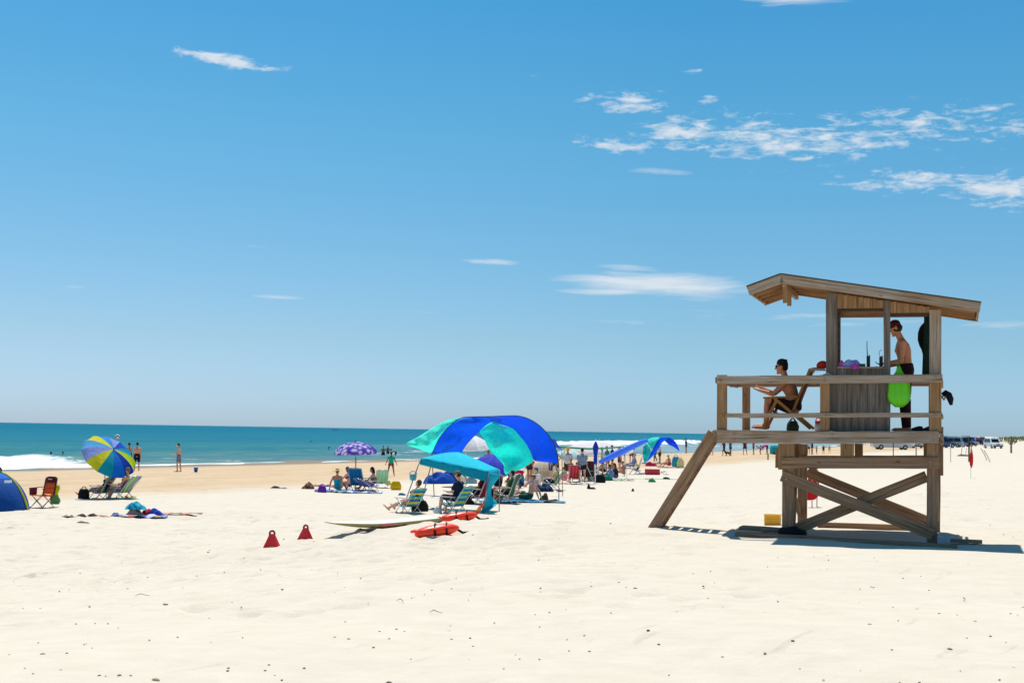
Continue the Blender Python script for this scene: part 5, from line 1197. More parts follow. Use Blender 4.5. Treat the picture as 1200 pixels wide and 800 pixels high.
bucket('blue sand bucket standing alone right of the boy in grey trunks', 229.5, 553, .27, '#1268c8')
heap('aqua and white towel bundled on top of the beach bag', G(159, 605) + Vector((0, 0, .20)), .62, .4, .24, '#38c4cf', 'towel', 'towel', 0, 3, None, '#1787ad')
heap('tan canvas bag lying under the aqua towel', G(158, 605), .58, .4, .24, '#a9937c', 'beach_bag', 'bag', 0, 4)
heap('bright red cloth beside the aqua towel', G(171.5, 604), .34, .26, .24, '#cf1427', 'cloth', 'cloth', 0, 5)
heap('royal blue towel crumpled right of the red cloth', G(181, 604), .50, .3, .18, '#1f46b4', 'towel', 'towel', 0, 6)
flat('long striped blanket spread out under the aqua towel and red cloth', G(164, 606.5), 1.5, .5, ['#4a64ac', '#b9c4dc', '#b5655f', '#8fa4cc'], 3, name='beach_blanket', cat='blanket', seed=3, rip=.03)
flat('thin orange and brown towel stretching right of the blue towel', G(205, 603), 1.5, .3, ['#b96a4a', '#8e6a5a', '#d8a184'], 4, seed=8)
shoe('dark sandal lying left of its mate at the near left', G(76.5, 605.5), 10, .30, '#15151a', 'sandal', 'dark sandals on the sand, left', True); shoe('dark sandal lying right of its mate at the near left', G(83, 605.8), -12, .30, '#15151a', 'sandal', 'dark sandals on the sand, left', True)
heap('small dark clump of seaweed between the sandals and the blanket', G(95, 605), .30, .2, .07, '#4a4038', 'seaweed', 'seaweed', seed=2); heap('brown clump of seaweed next to the orange scrap', G(109, 605), .34, .2, .09, '#4e443a', 'seaweed', 'seaweed', seed=3)
heap('orange cloth scrap lying left of the striped blanket', G(120, 606), .5, .2, .07, '#cf9a78', 'cloth', 'cloth', seed=4); heap('brown shoe pile at the left end of the striped blanket', G(135, 604.5), .24, .2, .12, '#6a5a50', 'shoes', 'shoes', seed=5)
heap('dark flat clump of seaweed below the blanket', G(97, 613), .35, .2, .05, '#6a6054', 'seaweed', 'seaweed', seed=7)

# ------------------------------------------------------------------ swimmers and paddlers
def swimmer(label, px, py, skin='brown', hair='#15100d', H=1.7, sub=1.35, face=0, pose='wade'):
    """stands in the water, only what rises above the surface shows"""
    d = ray(px, py); Y = (-1.36 - CAMZ)/d.z; p = CAM + d*Y; p.z = -1.36 - sub; person(label, H=H, face=face, pose=pose, skin=skin, hair=hair, loc=p, wear=[('shorts', '#23283c')], vox=.03, group='bathers in the sea')
swimmer('head of a lone swimmer at the far left of the sea', 59, 532, sub=1.45); swimmer('second swimmer just right of the lone one, head and pale shoulder showing', 73, 532, 'fair', sub=1.42)
swimmer('swimmer near the left side of the purple umbrella', 385, 526.5, sub=1.3); swimmer('dark head of the swimmer above the purple umbrella', 364, 518, sub=1.4)
swimmer('shirtless man in dark trunks standing thigh deep, leftmost of the three waders', 449, 533, 'tan', sub=.72, H=1.78, face=-80); swimmer('taller child wading right behind the man in dark trunks', 454.5, 531, 'brown', sub=.7, H=1.6, face=-80)
swimmer('bather bending in the shallows right of the green shirted child', 464, 533, 'red', sub=.5, H=1.5, face=180, pose='stoop')
def lone(label, px, py, H, face, pose, skin, hair, wear, **kw): return person(label, px, py, H, face, pose, skin, hair, wear, vox=.028, **kw)
lone('child in black shirt bending over at the waterline', 304, 538.5, 1.25, 100, 'bend', 'tan', '#15100c', [('shirt', '#14161c', .8)], group='people at the waterline')
lone('small child sitting at the waterline', 344, 538, 1.05, 120, 'sit_ground', 'fair', '#2a1a14', [('suit', '#3a3540')], group='people at the waterline')
lone('child in green top and brown shorts standing legs apart', 458, 557.8, 1.32, 95, 'wide', 'brown', '#15100c', [('shirt', '#1fae8c', .35), ('shorts', '#6a4636', .4)])

# ------------------------------------------------------------------ purple umbrella group
gp_ = G(417, 574); Yp = gp_.y
umbrella('purple umbrella with white flower pattern over the group in swimwear', at(416.5, 517.5, Yp), gp_, 25.5*Yp/F, (-.04, -.05, 1), ['#5a43b8', '#7d68cc', '#e6dcf2', '#b9a4e0'], rise=.48, pole='#8a6f58', pat='floral', roll=.1)
person('woman in straw hat and teal swimsuit sitting with her back turned', 396, 575.5, 1.68, 80, 'sit_prop', 'red', '#5a3a24', [('suit', '#149ea6')], ('straw', '#d8b87a'), vox=.022, fem=True)
person('long haired woman in a navy bikini seated by the umbrella pole', 409, 572.5, 1.64, 150, 'sit_ground', 'fair', '#33211a', [('bottom', '#1b1d3a'), ('top', '#1b1d3a')], long=True, vox=.022, fem=True)
person('dark haired woman sitting right of the blue chair', 438.5, 573.5, 1.66, 170, 'sit_ground', 'fair', '#1a100e', [('suit', '#8a7060')], long=True, vox=.022, fem=True)
chair_low('solid blue low chair seen from behind under the purple umbrella', G(421, 574.5), 70, ['#0f7fb4', '#0c6ea4'], rec=24, s=1.15)
chair_low('lavender low chair folded flat beside the blue chair', G(434, 575.5), 40, ['#8a86cc', '#7d7ac4'], rec=58, s=.95)
chair_low('pale green low chair right of the dark haired woman', G(447, 571), 100, ['#a5dcae', '#8fd0a0'], rec=22, s=.95)
person('small child with sun hat peeking over the blue chair', 422, 568, .95, 200, 'sit_ground', 'tan', '#3a2a20', [('shirt', '#39638c', .7)], ('straw', '#5b86a8'), vox=.026)
bag('round purple bag at the left end of the group', G(377.5, 577), .33, .3, .28, '#6a2f9e', 0, seed=3)
bag('bright yellow bag at the right end of the group', G(464, 573.5), .42, .3, .36, '#e3b70c', 0, seed=7, handle=False)
flat('red and dark towel behind the purple bag', G(380, 569.5), .9, .6, ['#c3324a', '#3b2c52', '#7a3566'], 0, seed=4); flat('purple blanket under the woman in the straw hat', G(391, 576), 1.5, .9, ['#6e62b4', '#d6d2ea', '#5b8fc4'], 5, name='beach_blanket', cat='blanket', seed=5)
flat('green towel on the sand in front of the umbrella', G(404, 577), .8, .5, ['#6fc48c', '#c9ecd0'], -4, seed=6); flat('blue blanket under the chairs of the purple umbrella', G(424, 577.5), 1.6, .7, ['#5a84c0', '#c6d4ec', '#4f6fae'], 2, name='beach_blanket', cat='blanket', seed=7)
flat('pink and white striped towel beside the yellow bag', G(454, 572), .7, .9, ['#e08a9c', '#f4e8ea'], 30, seed=9, stripes=10); heap('small yellow cloth on the green chair side', G(455, 568), .3, .2, .24, '#e4d63a', 'cloth', 'cloth', seed=10)
bag('small dark bottle bag behind the pale green chair', G(446.5, 566.5), .18, .16, .30, '#7a4a3a', 0, False, seed=11)
heap('dark brown pile of clothes on the sand left of the purple group', G(361, 572.5), .55, .4, .30, '#4a3628', 'clothes', 'clothes', seed=12, col2='#8a6a4a'); heap('dark flat bag lying far left of the purple group', G(323, 571.8), .45, .25, .08, '#2d2f30', 'bag', 'bag', seed=13); heap('small grey cloth between the flat bag and the clothes pile', G(333, 572.2), .3, .2, .05, '#8a8a8c', 'cloth', 'cloth', seed=14)
heap('teal hat lying by the front leg of the canopy', G(471, 580) + Vector((0, 0, 0)), .3, .2, .1, '#1e5f7a', 'hat', 'hat', seed=15)

# ------------------------------------------------------------------ behind the teal canopy
heap('big royal blue bundle of gear behind the cap wearing man', G(515, 566.5), 1.6, .7, .62, '#1450b4', 'gear_bundle', 'bundle', 8, 16)
heap('navy covered wagon load right of the royal blue bundle', G(531, 566), 1.5, .7, .66, '#10204e', 'gear_bundle', 'bundle', 0, 17, None, '#1c3f8e')
heap('black bag lying left of the royal blue bundle', G(505, 566.5), .7, .5, .42, '#15161c', 'bag', 'bag', 0, 18)
bag('round cream tote bag with dark print beside the navy bundle', G(541, 567), .36, .25, .36, '#ddd2b8', 0, seed=19, top='#c9b48c')
bag('grey and teal cooler bag right of the cream tote', G(552, 566.5), .55, .35, .28, '#8aa4ac', 0, seed=20, top='#3f7f88')

# ------------------------------------------------------------------ under the big shade
umbrella('violet blue umbrella half hidden below the turquoise shade panel', at(580, 534.5, 59.5), G(582, 581), .92, (.05, -.35, .95), ['#3f49c6', '#4a55d2'], rise=.5)
umbrella('white umbrella showing through the gap in the big shade', at(546, 509, 66), G(547, 566), 1.15, (0, -.1, 1), ['#f2f2f4', '#e9e9ee'], rise=.5)
person('person with ginger hair standing behind the big shade', 572, 562, 1.66, 95, 'stand', 'fair', '#a8652f', [('shirt', '#8a98a0', .7), ('shorts', '#2c3444')], long=True, vox=.026)
person('person with dark hair leaning forward at the edge of the canopy shade', 585, 589, 1.68, 165, 'stoop', 'red', '#15100e', [('shirt', '#8a7280', .5), ('shorts', '#202428', .7)], vox=.022)
seat('person slumped in a green camp chair below the violet umbrella', 'dark green chair behind the teal curtain', 592, 589.5, 165, ['#2f6a44', '#4d6e34', '#2a5c40'], 'sit_low', 1.7, 20, skin='fair', hair='#2a1c16', wear=[('shirt', '#43663c', .7), ('shorts', '#1e2a28')], vox=.024, cs=1.25)
bag('large black bag next to the green camp chair', G(579, 588), .6, .4, .5, '#14171a', 0, seed=21)
person('shirtless man in black visor and green shorts sitting back on his hand', 620, 587.5, 1.78, 165, 'sit_prop', 'fair', '#8a6a48', [('shorts', '#17503c', .8)], ('visor', '#15151a'), vox=.02)
person('small child lying by the hand of the man in the visor', 603, 586.5, .95, 180, 'sit_out', 'fair', '#5a3a2a', [('suit', '#7d8fb0')], vox=.024)
flat('teal blue ground sheet under the big shade', G(612, 588), 3.0, 1.0, ['#2e7fa4', '#3a8fae'], 0, name='ground_sheet', cat='blanket', seed=11, rip=.015)
heap('brown sandbag anchoring the shade line, taller lump', G(637.5, 587.5), .36, .25, .34, '#4a3a30', 'sandbag', 'sandbag', seed=22); heap('long brown sandbag at the foot of the shade pole', G(647, 588.2), .62, .3, .14, '#4d4034', 'sandbag', 'sandbag', seed=23)
umbrella('closed red and white striped umbrella leaning in the crowd under the shade', at(600, 553, 62), G(601, 573), .55, (-.75, -.2, .5), ['#c41f34', '#f1e6e6'], rise=.55)
ball('shiny red ball on the sand under the shade', G(602.5, 567.5), .14, '#d8101c')
# ------------------------------------------------------------------ crowd behind the big shade
person('woman with tied hair in a blue top sitting below the turquoise panel', 611, 572, 1.66, 200, 'sit_ground', 'tan', '#6a3a22', [('shirt', '#3f6f9c', .5), ('shorts', '#22335c')], long=True, vox=.028, fem=True)
person('person in a red shirt standing behind the turquoise panel', 620.5, 566, 1.7, 230, 'stand', 'tan', '#8a4a28', [('shirt', '#c81f2c', .7), ('shorts', '#2a2c3a')], vox=.03)
person('person in white sun shirt sitting by the pink float', 631, 571, 1.6, 180, 'sit_ground', 'fair', '#3a2a22', [('shirt', '#dcd8d2', 1.2)], ('cap', '#2f5aa0'), vox=.028)
heap('bright magenta float lying flat under the blue edge of the shade', G(629, 563), .95, .6, .20, '#d8269a', 'pool_float', 'float', seed=24)
flat('lime green body board held level in the crowd', G(636, 561), .9, .5, ['#3fae1c'], 0, name='body_board', cat='body board', seed=12, rip=.0).location.z += .75
umbrella('cream sun tent showing behind the green body board', at(636, 540.5, 74), G(636, 563), 1.0, (0, -.1, 1), ['#dccfb4', '#d4c6a8'], rise=1.15)
person('woman in dark sunglasses and grey top by the lime board', 645, 566, 1.62, 190, 'stand', 'fair', '#5a3a28', [('shirt', '#7f8ca8', .5), ('shorts', '#28407a')], glasses=True, vox=.026, fem=True)
seat('person reclining with pale hat in the green and yellow chair', 'green and yellow low chair near the shade pole', 646, 573.5, 165, ['#1f7f62', '#2f9a6a', '#c8c81c', '#1f7f62'], 'sit_low', 1.66, 34, skin='fair', hair='#6a4a30', wear=[('shorts', '#131b36', 1.0), ('shirt', '#d8c8a0', .4)], vox=.026, cs=1.1)
heap('navy blanket heaped in front of the green and yellow chair', G(634, 575.5), 1.1, .6, .38, '#101c44', 'blanket', 'blanket', seed=25, col2='#1c4060')
bag('lilac bag at the left of the navy blanket', G(624, 571), .3, .25, .3, '#8a94e0', 0, seed=26)
heap('small brown driftwood lump beside the shade pole', G(656, 576), .32, .2, .07, '#6a3a2c', 'driftwood', 'driftwood', seed=27)
person('person in a pink wrap sitting right of the shade pole', 662, 565, 1.35, 200, 'sit_ground', 'fair', '#6a4630', [('shirt', '#f08a86', 1.0), ('trousers', '#f2a09a')], long=True, vox=.026, fem=True)
person('person in straw hat and white shirt with brown shorts beside the pink wrap', 665.5, 562.5, 1.72, 250, 'fold', 'tan', '#4a3020', [('shirt', '#dcdcd8', 1.2), ('shorts', '#4a3b30', 1.0)], ('straw', '#d8a04a'), vox=.024, wid=1.25)
person('heavyset person in grey shirt and navy shorts standing with back turned', 682, 565, 1.74, 92, 'stand', 'fair', '#15100e', [('shirt', '#7f97a8', .8), ('shorts', '#141c33', .6)], vox=.022, wid=1.35)
chair_low('red low chair standing left of the heavyset person', G(672, 564.5), 100, ['#d8515c', '#b93446'], rec=20, s=1.05)
chair_low('dark brown low chair right of the heavyset person', G(689.5, 563.5), 80, ['#3a2228', '#4a2a2c'], rec=15, s=1.25)
# green framed canopy
gq = G(664, 556); fr = empty('canopy_frame', gq, 0, 'thin green topped canopy frame stretching over the crowd', 'canopy frame'); Yq = gq.y
def Fq(px, py, dy=0): return at(px, py, Yq+dy) - gq
MB().tube([Fq(654, 523.5), Fq(668, 524.2), Fq(690, 525.6), Fq(712, 524.8), Fq(731, 523)], [.05, .06, .06, .05, .04], 8).build('crossbar', mat('#1f9a6c', .5), fr)
solid(cloth_patch([Fq(659, 522.5, .2), Fq(675, 523.5, .2), Fq(690, 524.5, .2), Fq(702, 525, .2)], [Fq(659, 524.5, 2), Fq(675, 525, 2), Fq(690, 526, 2), Fq(702, 526.4, 2)], 14, 4, 0, 0).build('canopy_strip', CV('#4fd09a'), fr))
for px, pb in ((661, 563), (731.5, 560)):
    e = Fq(px, pb); e.z = gz((e+gq).x, (e+gq).y) - gq.z - .05; MB().tube([Fq(px, 523.5), e], .018, 6).build('leg', mat('#2f4a44', .5), fr)
pn = empty('pennant', at(651, 519, 58) , 0, 'small pale blue flag blowing beside the top of the shade pole', 'flag'); solid(MB().poly([(-.2, 0, .16), (-.02, .05, .17), (.1, 0, -.05), (.28, 0, -.26), (.02, 0, -.18), (-.2, .05, -.02)]).build('cloth', CV('#5c86e4'), pn), .01)
e_ = at(660, 523.5, 58); MB().tube([Vector((.26, 0, -.24)), Vector((.32, 0, gz(e_.x, 58) - pn.location.z - .1))], .014, 6).build('pole', mat('#3a4a50', .5), pn)
umbrella('broad white umbrella behind the green canopy frame', at(702, 517.8, 104), G(703, 549), 2.55, (0, -.05, 1), ['#eeeaf2', '#f4f2f6'], rise=.22, n=8)
# closed blue umbrella
gc = G(697.5, 566); cu = empty('closed_umbrella', gc, 0, 'tall closed blue umbrella on a white pole', 'umbrella'); s = gc.y/F
b = MB(); b.rings([[Vector((r_*s*cos(a)*(1+.18*cos(6*a)), r_*s*sin(a)*(1+.18*cos(6*a)), (566-y_)*s)) for a in [2*pi*i/24 for i in range(24)]] for y_, r_ in ((517, .5), (520, 1.7), (524, 2.9), (529, 2.4), (534, 1.8), (539, 2.0), (543, 1.9), (543.8, .7))]); b.build('canopy', mat('#0f3ab0', .7, 'cloth'), cu)
MB().tube([(0, 0, -.1), (0, 0, 51*s)], .022, 8).build('pole', mat('#e4e6e4', .4), cu)
chair_low('white framed low chair at the foot of the closed blue umbrella', G(693, 563.5), 30, ['#7fc8c0', '#e9ecea'], frame=mat('#e8e8e6', .4), rec=30, s=1.2)
heap('turquoise towel hanging on the white chair back', G(691, 556), .5, .4, .45, '#22b49c', 'towel', 'towel', seed=29)
bag('large black bag at the foot of the closed blue umbrella', G(703, 565.5), .55, .4, .42, '#16181c', 0, seed=30); bag('grey bag left of the closed umbrella pole', G(694, 562.5), .5, .35, .34, '#4a4c44', 0, seed=31)
person('person in lavender shirt and black shorts bending beside the blue tube', 708, 555, 1.7, 200, 'sit_ground', 'tan', '#3a2a20', [('shirt', '#aab0cc', .8), ('shorts', '#15171c', .9)], ('cap', '#c9c4bc'), vox=.026)
person('person in white hat seen over the rolled blue tube', 706, 556, 1.7, 180, 'stand', 'tan', '#3a2a20', [('shirt', '#c8ccd4', .8), ('shorts', '#30384a')], ('cap', '#d4cec4'), vox=.028)
person('person in navy top standing behind the rolled blue tube', 717.5, 552, 1.74, 180, 'stand', 'tan', '#1a1412', [('shirt', '#1c2c5c', .8), ('shorts', '#2a3044')], vox=.028)
person('dark haired person in black top sitting on the green towel', 722, 562, 1.6, 190, 'sit_ground', 'tan', '#151010', [('shirt', '#23262a', .8), ('shorts', '#4a5a9a')], long=True, vox=.026)
person('person in pale blue shirt sitting left of the black topped one', 716, 562.5, 1.5, 150, 'sit_ground', 'tan', '#2a1c16', [('shirt', '#8090c4', .8), ('shorts', '#7a2030')], vox=.026)
person('bare shouldered sunburnt person sitting behind the green towel', 731, 557, 1.5, 200, 'sit_ground', 'red', '#2a1a14', [('bottom', '#2a2c34'), ('top', '#2a2c34')], vox=.028, fem=True)
flat('green towel on the sand at the end of the crowd', G(731, 563), 1.1, .6, ['#3f8f50', '#357f4a'], 0, seed=14, rip=.03); heap('teal bundle beside the black bag under the crowd', G(712, 563), .6, .4, .4, '#0f7f6c', 'bundle', 'bundle', seed=32)
heap('lime yellow toy behind the sitting crowd', G(718, 549), .45, .3, .5, '#9fd41c', 'toy', 'toy', seed=33)
person('grey haired person in a blue patterned shirt sitting in a navy chair', 741, 555.5, 1.62, 175, 'sit_low', 'fair', '#a89a8c', [('shirt', '#8b93bc', 1.2), ('trousers', '#8a90b4')], vox=.026, lift=.15, wid=1.15)
chair_low('navy high backed chair at the right end of the crowd', G(744, 555.5), 175, ['#1b4a84', '#163f74'], rec=16, s=1.35)
person('person in grey green top walking behind the rolled tube', 740, 543, 1.65, 90, 'walk', 'tan', '#2a1c16', [('shirt', '#5f8078', .8), ('shorts', '#4a4a44')], vox=.03)
heap('magenta cushion on the sand below the second shade', G(763, 546), .95, .5, .42, '#c8265a', 'cushion', 'cushion', seed=34); bx = MB().box((0, 0, .17), (.85, .5, .36), .1); o = bx.build('cooler_box', mat('#c33646', .6)); o.location = G(764.5, 556); tag(o, 'red box standing alone below the magenta cushion', 'cooler box')
person('man in white shirt and dark shorts standing by the second shade', 773, 542, 1.66, 200, 'stand', 'tan', '#2a1c14', [('shirt', '#d5d8e4', .8), ('shorts', '#1d1c26', .8)], vox=.03)
person('person in grey walking beside the man in the white shirt', 767.5, 540.5, 1.45, 210, 'walk', 'tan', '#2a1c14', [('shirt', '#6b7076', .8), ('trousers', '#5a5f66')], vox=.03)
flat('blue mat under the second shade', G(771, 543), 2.6, 1.4, ['#23589a'], 0, name='beach_mat', cat='mat', seed=15, rip=.01)
person('kneeling shirtless person in a white cap', 784.5, 547, 1.7, 200, 'sit_ground', 'red', '#4a2f22', [('shorts', '#c8323c')], ('cap', '#e9e6e2'), vox=.028)
bag('blue beach bag right of the white capped person', G(792, 546.5), .6, .5, .75, '#2c9cb4', 0, seed=35); bag('pale yellow bag with pink top at the right of the blue bag', G(797.5, 547), .5, .4, .6, '#e4d48a', 0, seed=36, top='#e83f8a'); flat('dark blue blanket under the white capped person', G(788, 548), 2.2, 1.0, ['#3a5a84', '#2a3a54'], 0, name='beach_blanket', cat='blanket', seed=16, rip=.02)
shoe('black flip flop upper left of three by the red box', G(775.5, 554), 30, .42, '#111215', 'sandal', 'black flip flops beside the red box', True); shoe('black flip flop highest of three by the red box', G(778, 552.6), -20, .42, '#111215', 'sandal', 'black flip flops beside the red box', True); shoe('black flip flop rightmost of three by the red box', G(780.5, 556), 5, .42, '#2a2220', 'sandal', 'black flip flops beside the red box', True)
heap('bright green toy shovel heap, left of the two green toys', G(764, 564.5), .42, .3, .22, '#12905c', 'toy', 'toy', seed=37); heap('dark green toy right of the brighter green one', G(781, 561), .42, .3, .14, '#1c7048', 'toy', 'toy', seed=38)
heap('black slipper lying in open sand, left lump', G(690, 572.5), .18, .2, .22, '#1a1512', 'slipper', 'slipper', seed=39); heap('black slipper lying in open sand, long lump', G(694, 573), .34, .2, .11, '#1a1512', 'slipper', 'slipper', seed=40)
heap('lone small brown lump in the open sand', G(741.5, 575.5), .14, .12, .12, '#3a2a20', 'coconut', 'coconut', seed=41)
heap('row of grey sandals left of the red box', G(753, 555.5), .9, .2, .07, '#5a5f66', 'sandals', 'sandals', seed=42)
# more of the crowd between the big shade and the closed umbrella
for lab, px, py, H, fc, ps, sk, hr, wr, lg in (
 ('child in a red sun shirt sitting just right of the red ball', 607, 568, 1.2, 190, 'sit_ground', 'tan', '#3a2418', [('shirt', '#c4242e', 1.1), ('shorts', '#2b3f78')], False),
 ('child in navy shirt squatting behind the red ball', 598, 566, 1.25, 160, 'kneel', 'tan', '#5a3420', [('shirt', '#2a3c74', .8), ('shorts', '#9c2a34')], False),
 ('person in orange swimsuit bending over by the magenta float', 624, 560, 1.6, 170, 'stoop', 'fair', '#7a4426', [('suit', '#d86a2c')], True),
 ('person in striped grey shirt standing behind the cream sun tent', 650, 560, 1.7, 120, 'stand_hips', 'tan', '#20150f', [('shirt', '#b9bcc6', .8), ('shorts', '#3b4766')], False),
 ('child in coral suit standing between the pink wrap and the red chair', 669, 563.5, 1.15, 250, 'stand', 'tan', '#5a3a24', [('suit', '#e46a5c')], False),
 ('person in dark green shirt sitting low behind the red chair', 677, 561, 1.6, 120, 'sit_ground', 'brown', '#15100e', [('shirt', '#27513c', .8), ('shorts', '#20242c')], False),
 ('person in a maroon top sitting beside the brown chair', 687, 561.5, 1.55, 70, 'sit_ground', 'brown', '#15100e', [('shirt', '#5c1f2c', .8), ('shorts', '#20242c')], True),
 ('person with tan arms in a white tank top sitting by the white chair', 699, 559, 1.62, 210, 'sit_ground', 'tan', '#2a1a12', [('shirt', '#e4e2de', .2), ('shorts', '#b0413e')], True),
 ('person in teal top standing at the back of the crowd', 712, 553, 1.68, 150, 'fold', 'tan', '#1a1210', [('shirt', '#23887c', .7), ('shorts', '#242c44')], False),
 ('person in violet shirt standing beside the rolled blue tube', 726, 553.5, 1.66, 200, 'stand', 'fair', '#6a4428', [('shirt', '#7f5aa8', .7), ('shorts', '#2c3040')], True),
 ('child in yellow shirt digging at the end of the crowd', 748, 552, 1.1, 200, 'kneel', 'tan', '#2a1a12', [('shirt', '#e0c22c', .7), ('shorts', '#2c5a8c')], False)):
    person(lab, px, py, H, fc, ps, sk, hr, wr, long=lg, vox=.03, group='beachgoers in the crowd right of the big shade')
umbrella('pale aqua umbrella standing low at the back of the crowd', at(668, 527, 96), G(668, 553), 1.0, (.1, -.1, 1), ['#bfe4e4', '#e8eff0'], rise=.45)
flat('orange towel on the sand in front of the pink wrap', G(667, 567), 1.1, .6, ['#e08a3c', '#f0d9a8'], 8, seed=51); flat('white and blue towel near the closed umbrella', G(683, 567.5), 1.2, .6, ['#e9edf2', '#3f6fb0'], -5, seed=52)
bag('orange beach bag behind the red chair', G(675, 561.5), .4, .3, .36, '#e07a2c', 0, seed=53); bag('aqua cool bag next to the white chair', G(699, 562), .45, .3, .32, '#3fb4b0', 0, seed=54)
# far walkers at the water's edge
FW = [('person in dark swimwear standing at the water right of the second shade', 804, 531, 1.72, 'stand', '#2a3a5c', 170), ('child standing knee deep beside the person in dark swimwear', 808, 525, 1.1, 'stand', '#3a4a5c', 180),
 ('walker half hidden by the ladder of the tower', 833, 533, 1.75, 'walk', '#2f3f5a', 200), ('walker in a plum top, left of the pair under the deck edge', 848.5, 534, 1.80, 'walk', '#55284a', 190), ('walker in slate shirt with small dog, right of the pair under the deck edge', 856, 533.8, 1.7, 'stand', '#3a5a74', 200),
 ('walker in white hat and maroon top in the middle under the deck', 873, 533, 1.75, 'walk', '#6a2448', 100), ('person in magenta top left of the bending one', 883, 532.6, 1.6, 'stand_hips', '#a83a5c', 170), ('sunburnt person crouched beside the bending one', 891.5, 532.5, 1.2, 'stoop', '#b8634c', 170)]
for lab, px, py, H, ps, col, fc in FW:
    person(lab, px, py, H, fc, ps, 'tan', '#1c1512', [('shirt', col, .7), ('shorts', '#20283c')], ('cap', '#e4e4e8') if 'white hat' in lab else None, vox=.034, group="people at the water's edge beyond the tower")
person('person in bright magenta shirt bending far over by the teal tent', 899, 532, 1.7, 180, 'bend', 'brown', '#15100e', [('shirt', '#d02f86', 1.0), ('shorts', '#2a2350')], vox=.034, group="people at the water's edge beyond the tower")
dg = empty('dog', G(852.5, 534.2), R(180), 'small dark dog at the feet of the slate shirted walker', 'dog'); b = MB()
b.cap((-.22, 0, .34), (.18, 0, .36), .10, .12); b.cap((.2, 0, .4), (.32, 0, .52), .08, .07); b.ell((.36, 0, .55), (.09, .07, .075)); b.cap((.4, 0, .53), (.5, 0, .5), .045, .03); b.cap((-.28, 0, .38), (-.42, 0, .52), .035, .02)
for sx_, sy in ((.16, .07), (.16, -.07)): b.cap((sx_, sy, .32), (sx_-.02, sy, .18), .05, .035); b.cap((sx_-.02, sy, .18), (sx_, sy, .03), .035, .03)
for sx_, sy in ((-.2, .07), (-.2, -.07)): b.cap((sx_, sy, .34), (sx_+.06, sy, .2), .07, .04); b.cap((sx_+.06, sy, .2), (sx_-.06, sy, .13), .04, .03); b.cap((sx_-.06, sy, .13), (sx_-.02, sy, .03), .03, .03)
for sy in (-.05, .05): b.cap((.34, sy, .6), (.32, sy*1.2, .66), .025, .012)
remesh(b, 'body', mat('#2a241f', .8), dg, .02)
gt_ = G(908.5, 532); s = gt_.y/F; tt = empty('cooler_tent', gt_, 0, 'boxy teal beach tent beyond the left leg of the tower', 'tent'); b = MB()
b.rings([[Vector((x*4.6*s*k_, y*.9*k_, z*s)) for x, y in ((-1, -1), (-.3, -1.08), (.3, -1.08), (1, -1), (1.05, 0), (1, 1), (-1, 1), (-1.05, 0))] for z, k_ in ((0, 1), (4, 1.02), (8, 1), (10, .85), (10.6, .4))], 0, True, False); b.build('shell', CV('#0fa3b0', .2), tt); MB().beam((-4.7*s, -1.02, .06), (4.7*s, -1.02, .06), .02, .14, (0, 1, 0)).build('hem', mat('#10202c', .7), tt)
def post(label, px, y0, y1, wpx, col, name='post', group=None, lean=0, cap_=None):
    g = G(px, y1); s = g.y/F; r = MB(); h = (y1-y0)*s; r.tube([(0, 0, -.2), (lean*.5, 0, h*.5), (lean, 0, h)], [wpx*s/2]*3, 8); o = r.build(name, mat(col, .8)); o.location = g; tag(o, label, 'post', group); return o
post('short wooden post by the teal boxy tent', 900, 531, 538.5, 1.6, '#7a6652', group='posts standing in the far sand')
for i, (px, py, H, col, lab) in enumerate(((947.5, 532, 1.55, '#cfd2d6', 'person in white shirt seen between the tower legs'), (951.5, 532.5, 1.9, '#20232c', 'person in black clothes beside the white shirted one'), (957, 532, .9, '#8a8f98', 'tiny far child left of its playmate under the deck'), (965, 531.8, 1.0, '#23283a', 'tiny dark far child under the deck'))):
    person(lab, px, py, H, 120 + 40*i, 'stand', 'tan', '#15100e', [('shirt', col, .8), ('shorts', '#222633')], vox=.038, group='people far off behind the tower')
person('tiny bather in pale top at the edge of the far water', 972, 530.8, .9, 90, 'stand', 'fair', '#6a4a30', [('shirt', '#c9a89a', .8)], vox=.04, group='people far off behind the tower')
# sailing boat on the horizon
d = ray(392.5, 502); Yb = 1400.0; bp_ = CAM + d*Yb; bo_ = empty('boat', (bp_.x, bp_.y, -1.4), 0, 'tiny white motor boat on the sea horizon', 'boat'); b = MB()
b.rings([[Vector((x, y*1.1, z)) for x, y, z in ((-3.2, -1, .2), (2.4, -1, .2), (3.8, 0, .7), (2.4, 1, .2), (-3.2, 1, .2))], [Vector((x, y*1.3, z)) for x, y, z in ((-3.4, -1, 1.2), (2.8, -1, 1.3), (4.6, 0, 1.7), (2.8, 1, 1.3), (-3.4, 1, 1.2))]], 0, True, False); b.build('hull', mat('#e6e8ea', .5), bo_)
b = MB(); b.box((-.4, 0, 1.9), (2.6, 1.6, 1.2)); b.build('cabin', mat('#d9dde0', .5), bo_); MB().box((-.4, 0, 2.6), (3.0, 1.8, .12)).build('cabin_roof', mat('#f0f0f0', .5), bo_)

